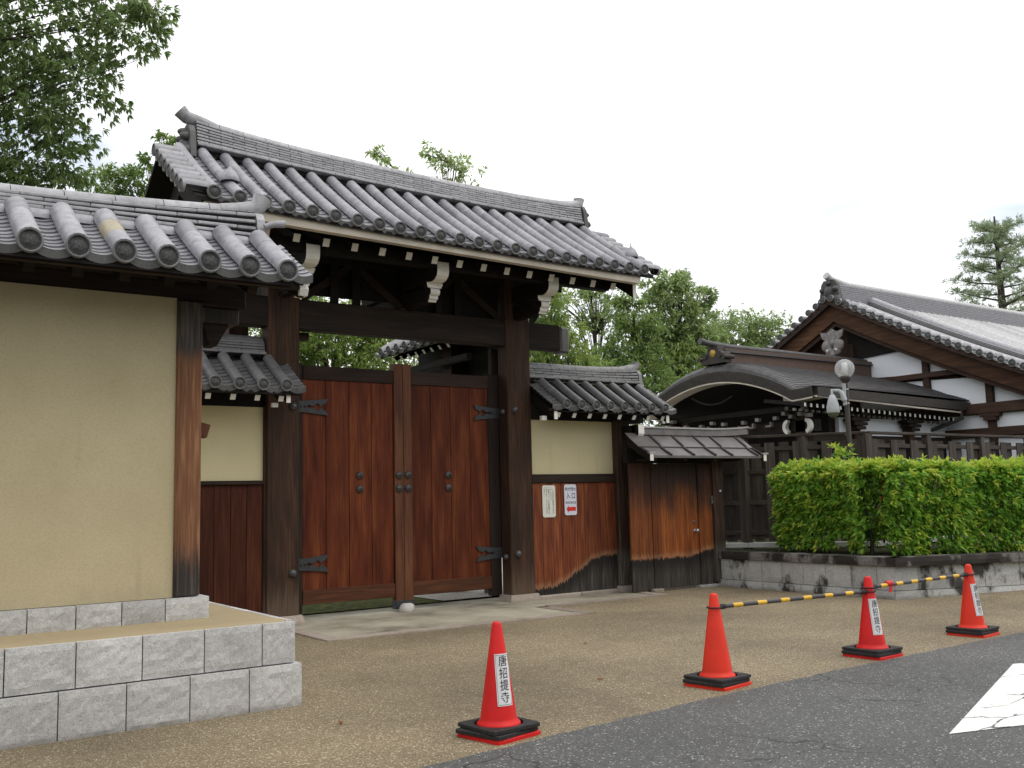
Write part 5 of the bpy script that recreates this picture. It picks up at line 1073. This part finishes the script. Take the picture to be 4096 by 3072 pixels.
# ------------------------------------------------------------ foliage
def leaf_arrays(C, Dv, K, L, Wd, droop, spread=1.0, rng=RNG, nb=0.0):
    """C sprig centres (N,3), Dv growth directions; K leaves per sprig; folded four-point leaves"""
    N = len(C); c = np.repeat(C, K, 0); d = np.repeat(Dv, K, 0); r = rng.normal(size=(N * K, 3)); r /= np.linalg.norm(r, axis=1, keepdims=True)
    ax = d * 0.9 + r * spread; ax[:, 2] -= droop; ax /= np.linalg.norm(ax, axis=1, keepdims=True)
    up = np.tile(np.array([0, 0, 1.0]), (N * K, 1)) * (1 - nb) + np.repeat(Dv, K, 0) * nb * 1.3 + rng.normal(size=(N * K, 3)) * .45; sd = np.cross(ax, up); sd /= np.linalg.norm(sd, axis=1, keepdims=True) + 1e-9; nm = np.cross(sd, ax)
    l = (L * rng.uniform(.65, 1.25, N * K))[:, None]; w = (Wd * rng.uniform(.75, 1.2, N * K))[:, None]; st = c + ax * l * .12
    p0 = st; p1 = st + ax * l * .45 + sd * w * .5 + nm * w * .16; p2 = st + ax * l - np.array([0, 0, 1.0]) * l * .12; p3 = st + ax * l * .45 - sd * w * .5 + nm * w * .16
    return np.stack([p0, p1, p2, p3], 1).reshape(-1, 3)
def leaf_mesh(name, V, mat):
    n = len(V) // 4; me = bpy.data.meshes.new(name); me.vertices.add(len(V)); me.vertices.foreach_set('co', V.astype(np.float32).ravel())
    idx = np.arange(n) * 4; tri = np.stack([idx, idx + 1, idx + 2, idx, idx + 2, idx + 3], 1).reshape(-1)
    me.loops.add(n * 6); me.loops.foreach_set('vertex_index', tri.astype(np.int32)); me.polygons.add(n * 2); me.polygons.foreach_set('loop_start', (np.arange(n * 2) * 3).astype(np.int32))
    me.materials.append(mat); me.update(calc_edges=True); me.validate(); return me
CAMP = np.array([0, 0, 1.47])
def tree(name, lab, clumps, mat, k=1.0, leaf=(.10, .045), dens=60, K=6, droop=.35, sub=.38, trunk=None, group='trees behind the gate and buildings', bare=0, limb=.022, trunk_r=.13, seed=1):
    rng = np.random.default_rng(seed)
    cl = [(np.array(c[:3]) * k + CAMP * (1 - k), c[3] * k) for c in clumps]
    top = max(c[0][2] for c in cl); ctr = np.mean([c[0] for c in cl], 0); bx = trunk or (float(ctr[0]), float(ctr[1]))
    t = thing(name, lab, 'tree', (bx[0], bx[1], 0), group)
    V = []; wood_ = MB(); zt = top * .96
    bend = [(bx[0] + .15 * math.sin(z_ * 1.3), bx[1] + .12 * math.cos(z_), z_) for z_ in np.linspace(-.1, zt, 7)]; wood_.tube(bend, list(np.linspace(trunk_r, trunk_r * .22, 7)), 8)
    for c, r in cl:
        ns = max(4, int(6 + dens * r * r * .55)); dirs = rng.normal(size=(ns, 3)); dirs /= np.linalg.norm(dirs, axis=1, keepdims=True); rad = r * rng.uniform(.35, 1.05, ns) ** .8
        cen = c + dirs * rad[:, None] * np.array([1, 1, .82])
        z0 = max(.5, c[2] - r * 1.4); i0 = np.interp(z0, [p[2] for p in bend], range(len(bend))); b0 = Vector(bend[int(i0)])
        for q in cen[::max(1, ns // (5 + bare))]:
            mid = b0.lerp(Vector(q), .55) + Vector((0, 0, .12 * r)); wood_.tube([b0, mid, Vector(q)], [limb * r + .014, limb * r * .6 + .008, .005], 5, 0, False)
        m_ = max(2, int(dens / 6)); s = r * sub
        sub_c = np.repeat(cen, m_, 0) + rng.normal(size=(ns * m_, 3)) * s * np.array([.5, .5, .36]); dv = sub_c - c + np.array([0, 0, .25 * r]); dv /= np.linalg.norm(dv, axis=1, keepdims=True) + 1e-9
        V.append(leaf_arrays(sub_c, dv, K, leaf[0], leaf[1], droop, .8, rng))
    put(bpy.data.objects.new('crown', leaf_mesh('crown', np.concatenate(V), mat)), t); wood_.build('trunk', M['bark_trunk'], t)
    return t
tree('broadleaf_tree', 'big overhanging broadleaf tree above the ochre wall roof in the upper left', [(2.67, 18.99, 10.24, 1.38), (3.5, 18.55, 9.26, .85), (2.77, 19.12, 8.87, 1.01), (4.1, 18.0, 10.15, .75), (3.15, 18.87, 8.22, .66), (2.66, 19.33, 7.6, .69), (4.5, 17.65, 10.55, .45), (2.18, 19.22, 11.03, 1.84), (1.5, 19.92, 9.46, 1.84), (2.3, 19.5, 7.5, .7), (3.3, 18.7, 7.75, .55), (1.6, 19.9, 8.3, .9), (.2, 20.5, 10.5, 2.0), (3.3, 18.4, 11.6, 1.2), (1.9, 19.6, 7.7, .9)], M['leaf_big'], leaf=(.125, .050), dens=58, K=7, droop=.8, sub=.34, trunk=(-.2, 20.6), trunk_r=.26, limb=.016, seed=3)
tree('evergreen_tree', 'green treetop showing between the ochre wall roof and the gate ridge end', [(6.4, 23.75, 9.2, .35), (5.0, 24.8, 9.2, .5), (5.24, 24.68, 9.35, .55), (5.94, 24.19, 9.4, .55), (5.6, 24.4, 9.15, .6), (6.27, 23.89, 9.9, .34), (5.66, 24.44, 8.3, .74), (6.42, 23.73, 10.35, .28), (6.6, 23.7, 8.6, .7), (4.7, 25.0, 8.1, .6)], M['leaf_mid'], leaf=(.12, .05), dens=60, trunk=(6.35, 23.85), trunk_r=.09, seed=4)
tree('slender_tree', 'thin treetop poking above the tiled gate ridge, sparse twigs', [(11.61, 22.51, 10.69, .24), (11.72, 22.4, 10.2, .26), (12.08, 22.22, 10.02, .33)], M['leaf_thin'], leaf=(.16, .05), dens=34, K=5, trunk_r=.07, seed=5)
tree('slender_tree', 'second thin treetop over the gate ridge, the fuller and further right one', [(12.77, 21.69, 10.72, .28), (13.0, 21.6, 10.3, .3), (13.27, 21.47, 10.25, .42), (13.62, 21.19, 10.0, .36)], M['leaf_thin'], leaf=(.16, .05), dens=34, K=5, trunk_r=.07, seed=6)
tree('leafy_tree', 'dense green tree filling the opening above the double doors', [(9.86, 22.07, 5.08, 1.23), (10.78, 21.46, 4.87, .92), (9.56, 22.13, 6.12, 1.23), (11.4, 21.09, 4.43, 1.23), (8.6, 22.8, 5.2, 1.3), (10.2, 21.6, 3.4, 1.2), (11.2, 21.3, 6.0, 1.1), (9.0, 22.6, 3.6, 1.2)], M['leaf_light'], leaf=(.15, .05), dens=70, droop=.7, seed=7)
tree('leafy_tree', 'small dark tree glimpsed under the inner roof beside the right gate pillar', [(12.9, 20.02, 4.63, .67), (12.4, 20.3, 4.1, .7), (13.1, 20.0, 5.3, .6), (13.2, 19.9, 3.9, .8), (12.5, 20.4, 5.6, .7)], M['leaf_mid'], leaf=(.14, .05), dens=60, seed=8)
tree('willowy_tree', 'bright drooping tree just right of the main gate pillar', [(15.54, 20.38, 6.36, .73), (15.46, 20.52, 5.77, .73), (15.75, 20.39, 5.2, 1.0), (15.2, 20.7, 6.2, .7), (16.3, 20.2, 4.7, .8), (15.0, 20.9, 5.2, .9)], M['leaf_light'], leaf=(.16, .045), dens=70, droop=.85, seed=9)
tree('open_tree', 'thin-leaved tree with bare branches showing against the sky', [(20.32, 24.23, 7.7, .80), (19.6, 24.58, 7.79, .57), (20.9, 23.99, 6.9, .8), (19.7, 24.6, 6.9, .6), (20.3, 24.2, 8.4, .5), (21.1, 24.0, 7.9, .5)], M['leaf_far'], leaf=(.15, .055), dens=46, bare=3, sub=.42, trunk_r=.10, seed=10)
tree('open_tree', 'medium green tree between the thin-leaved tree and the tallest tree', [(19.95, 22.14, 6.82, .55), (19.86, 22.31, 6.06, .75), (20.26, 22.11, 5.52, .84), (20.5, 21.9, 6.5, .5), (20.0, 22.2, 7.4, .35)], M['leaf_mid'], leaf=(.15, .06), dens=58, bare=2, seed=11)
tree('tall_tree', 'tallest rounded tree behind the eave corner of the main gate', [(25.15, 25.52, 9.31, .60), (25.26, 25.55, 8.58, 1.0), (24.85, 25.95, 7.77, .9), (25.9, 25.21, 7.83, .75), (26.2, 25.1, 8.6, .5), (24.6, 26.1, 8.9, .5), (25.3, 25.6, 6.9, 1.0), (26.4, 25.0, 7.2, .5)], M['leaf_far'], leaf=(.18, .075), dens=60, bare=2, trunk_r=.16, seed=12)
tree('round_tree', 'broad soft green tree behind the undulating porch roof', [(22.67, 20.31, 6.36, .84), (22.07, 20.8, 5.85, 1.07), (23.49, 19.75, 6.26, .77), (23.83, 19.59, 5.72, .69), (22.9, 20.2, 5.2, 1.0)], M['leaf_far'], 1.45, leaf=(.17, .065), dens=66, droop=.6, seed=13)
tree('round_tree', 'pale feathery tree left of the undulating porch ridge', [(21.28, 21.44, 5.26, 1.0), (20.75, 21.74, 5.73, .69), (21.5, 21.2, 6.0, .6), (21.0, 21.6, 4.4, 1.0)], M['leaf_light'], 1.2, leaf=(.16, .05), dens=60, droop=.7, seed=14)
tree('low_tree', 'dark low tree directly above the copper roof of the side gate', [(16.15, 18.93, 4.87, .64), (17.23, 18.27, 4.27, .77), (16.8, 18.53, 4.53, .7), (15.8, 19.1, 4.2, .8), (16.6, 18.7, 3.6, .9)], M['leaf_mid'], 1.18, leaf=(.15, .055), dens=60, seed=15)
# pine
pn = thing('pine_tree', 'tall pine with layered branches behind the hall roof at the right edge', 'tree', (46.6, 24.8, 0), 'trees behind the gate and buildings')
rng = np.random.default_rng(21); w_ = MB(); w_.tube([(46.6, 24.8, -.1), (46.65, 24.75, 6), (46.6, 24.8, 11), (46.55, 24.8, 14.7)], [.38, .28, .16, .04], 10); V = []
for i in range(46):
    z = 7.2 + 7.3 * (i / 45); ln = (15.3 - z) * .40 + .5; a = i * 2.4 + rng.uniform(-.3, .3); dr = np.array([math.cos(a), math.sin(a), .22]); p0 = np.array([46.6, 24.8, z - .3]); tip = p0 + dr * ln
    w_.tube([p0, (p0 + tip) / 2 + np.array([0, 0, -.05]), tip], [.06, .035, .012], 5, 0, False)
    for t in np.linspace(.35, 1.0, 6):
        c = p0 + dr * ln * t; n_ = 7; cc_ = c + rng.normal(size=(n_, 3)) * np.array([.26, .26, .10]) ; dv = np.tile(np.array([dr[0] * .5, dr[1] * .5, .5]), (n_, 1)); V.append(leaf_arrays(cc_, dv, 12, .24, .035, -.1, .8, rng))
put(bpy.data.objects.new('crown', leaf_mesh('crown', np.concatenate(V), M['leaf_pine'])), pn); w_.build('trunk', M['bark_trunk'], pn)
# far wood that reads as one mass behind everything, plus an unseen ring
V = []; rng = np.random.default_rng(31)
ring = [(x, 40 + rng.uniform(-2, 2), rng.uniform(4.2, 5.6)) for x in np.arange(-14, 62, 2.2)]
ring += [(-22 - t * 6, 36 - t * 62, 8.0) for t in np.linspace(0, 1, 26)] + [(x, -19 + rng.uniform(-1.5, 1.5), rng.uniform(7, 9)) for x in np.arange(-26, 42, 2.2)]  # unseen side and rear woods, added to cut low sky light under the eaves
for (x, y, h) in ring:
    n_ = 150 if y > 30 else 210; c = np.stack([x + rng.normal(size=n_) * 1.3, y + rng.normal(size=n_) * .8, rng.uniform(0, h, n_)], 1); V.append(leaf_arrays(c, np.tile([0, 0, 1.0], (n_, 1)), 7, .34 if y > 30 else .5, .14 if y > 30 else .24, .3, 1.0, rng))
props(put(bpy.data.objects.new('distant_woods', leaf_mesh('distant_woods', np.concatenate(V), M['leaf_far']))), 'low green woods far behind the temple buildings, plus an unseen ring added to block low sky light', 'woods', kind='stuff')

# hedge
hg = thing('hedge', 'clipped bright green hedge with yellow young tips in the granite planter', 'hedge', (12.7, 8.9, .54))
rng = np.random.default_rng(41); V = []; n = 0
p0 = np.array([12.86, 10.42]); p1 = np.array([12.58, 8.75]); p2 = p1 + np.array([ux.x, ux.y]) * 6.5
segs = [(p0, p1), (p1, p2)]; C = []; Dd = []
for (a, b) in segs:
    L = np.linalg.norm(b - a); d = (b - a) / L; nr = np.array([-d[1], d[0]])
    if nr @ np.array([0.3, 1]) < 0: nr = -nr
    m_ = int(L * 1500); s = rng.uniform(-.02, 1.02, m_); face = rng.choice(4, m_, p=[.42, .30, .12, .16]); o = np.zeros(m_); z = np.zeros(m_); dv = np.zeros((m_, 3))
    bump = .05 * np.sin(s * L * 3.1) + .035 * np.sin(s * L * 7.3 + 1)
    o[face == 0] = -.40; z[face == 0] = rng.uniform(.62, 1.77, (face == 0).sum()); dv[face == 0] = [-nr[0], -nr[1], .15]
    o[face == 1] = rng.uniform(-.40, .42, (face == 1).sum()); z[face == 1] = 1.77; dv[face == 1] = [0, 0, 1]
    o[face == 2] = .42; z[face == 2] = rng.uniform(.75, 1.77, (face == 2).sum()); dv[face == 2] = [nr[0], nr[1], .2]
    o[face == 3] = rng.uniform(-.36, .38, (face == 3).sum()); z[face == 3] = rng.uniform(.8, 1.8, (face == 3).sum()); dv[face == 3] = [-nr[0] * .5, -nr[1] * .5, .5]
    rag = np.where(face == 1, 1.0, .55 + .45 * (z - .7) / 1.2); o = o + np.where(face == 0, -bump * 1.2 + rng.normal(size=m_) * .045 + (1.77 - z) ** 2 * .05, rng.normal(size=m_) * .03); z = z + np.where(face == 1, bump * .6 + rng.normal(size=m_) * .04 + .08 * (rng.random(m_) > .97), 0)
    z = z - (.05 if a is p1 else 0); xy = a + np.outer(s * L, d) + np.outer(o, nr); C.append(np.stack([xy[:, 0], xy[:, 1], z], 1)); Dd.append(dv)
aa = rng.uniform(0, 1, 260); zz = rng.uniform(.8, 1.88, 260); C.append(np.stack([p0[0] + (aa - .5) * .75, p0[1] + .12 + rng.normal(size=260) * .04, zz], 1)); Dd.append(np.tile([0, 1, .2], (260, 1)))
C.append(np.stack([12.95 + rng.normal(size=22) * .10, 9.60 + rng.normal(size=22) * .10, 1.95 + rng.uniform(0, .17, 22)], 1)); Dd.append(np.tile([0, 0, 1.0], (22, 1)))
C = np.concatenate(C); Dd = np.concatenate(Dd); tip = (C[:, 2] > 1.70) & (rng.random(len(C)) < .5) | (rng.random(len(C)) < .13); hole = np.sin(C[:, 0] * 5.1 + 1) * np.sin(C[:, 1] * 6.3) * np.sin(C[:, 2] * 7.7 + C[:, 1] * 3) > .46; keep = ~hole | (rng.random(len(C)) < .35) | (C[:, 2] > 1.68)
V = leaf_arrays(C[keep & ~tip], Dd[keep & ~tip], 7, .092, .038, .34, .70, rng, .55); V2 = leaf_arrays(C[keep & tip] + Dd[keep & tip] * .03, Dd[keep & tip], 7, .095, .037, .30, .70, rng, .35)
props(put(bpy.data.objects.new('young_foliage', leaf_mesh('young_foliage', V2, M['leaf_tip'])), hg), kind='stuff')
props(put(bpy.data.objects.new('foliage', leaf_mesh('foliage', V, M['leaf_hedge'])), hg), kind='stuff')
cc_ = np.array([[12.62, 8.62, 1.62], [12.70, 8.56, 1.52], [12.55, 8.62, 1.48]]); cc_ = np.repeat(cc_, 8, 0) + rng.normal(size=(24, 3)) * .05; put(bpy.data.objects.new('rusty_leaves', leaf_mesh('rusty_leaves', leaf_arrays(cc_, np.tile([-.3, -.8, .1], (24, 1)), 6, .085, .036, .5, .7, rng), M['leaf_rust'])), hg)
for (a, b) in segs:
    L = np.linalg.norm(b - a); k = int(L / .28)
    for i in range(k):
        q = a + (b - a) * ((i + .5) / k) + rng.normal(size=2) * .05; z1 = .95; MB().tube([(q[0], q[1], .5), (q[0] + rng.normal() * .03, q[1], .75), (q[0] + rng.normal() * .08, q[1] + rng.normal() * .05, 1.5)], [.03, .024, .012], 6).build('trunk', M['bark_trunk'], hg)
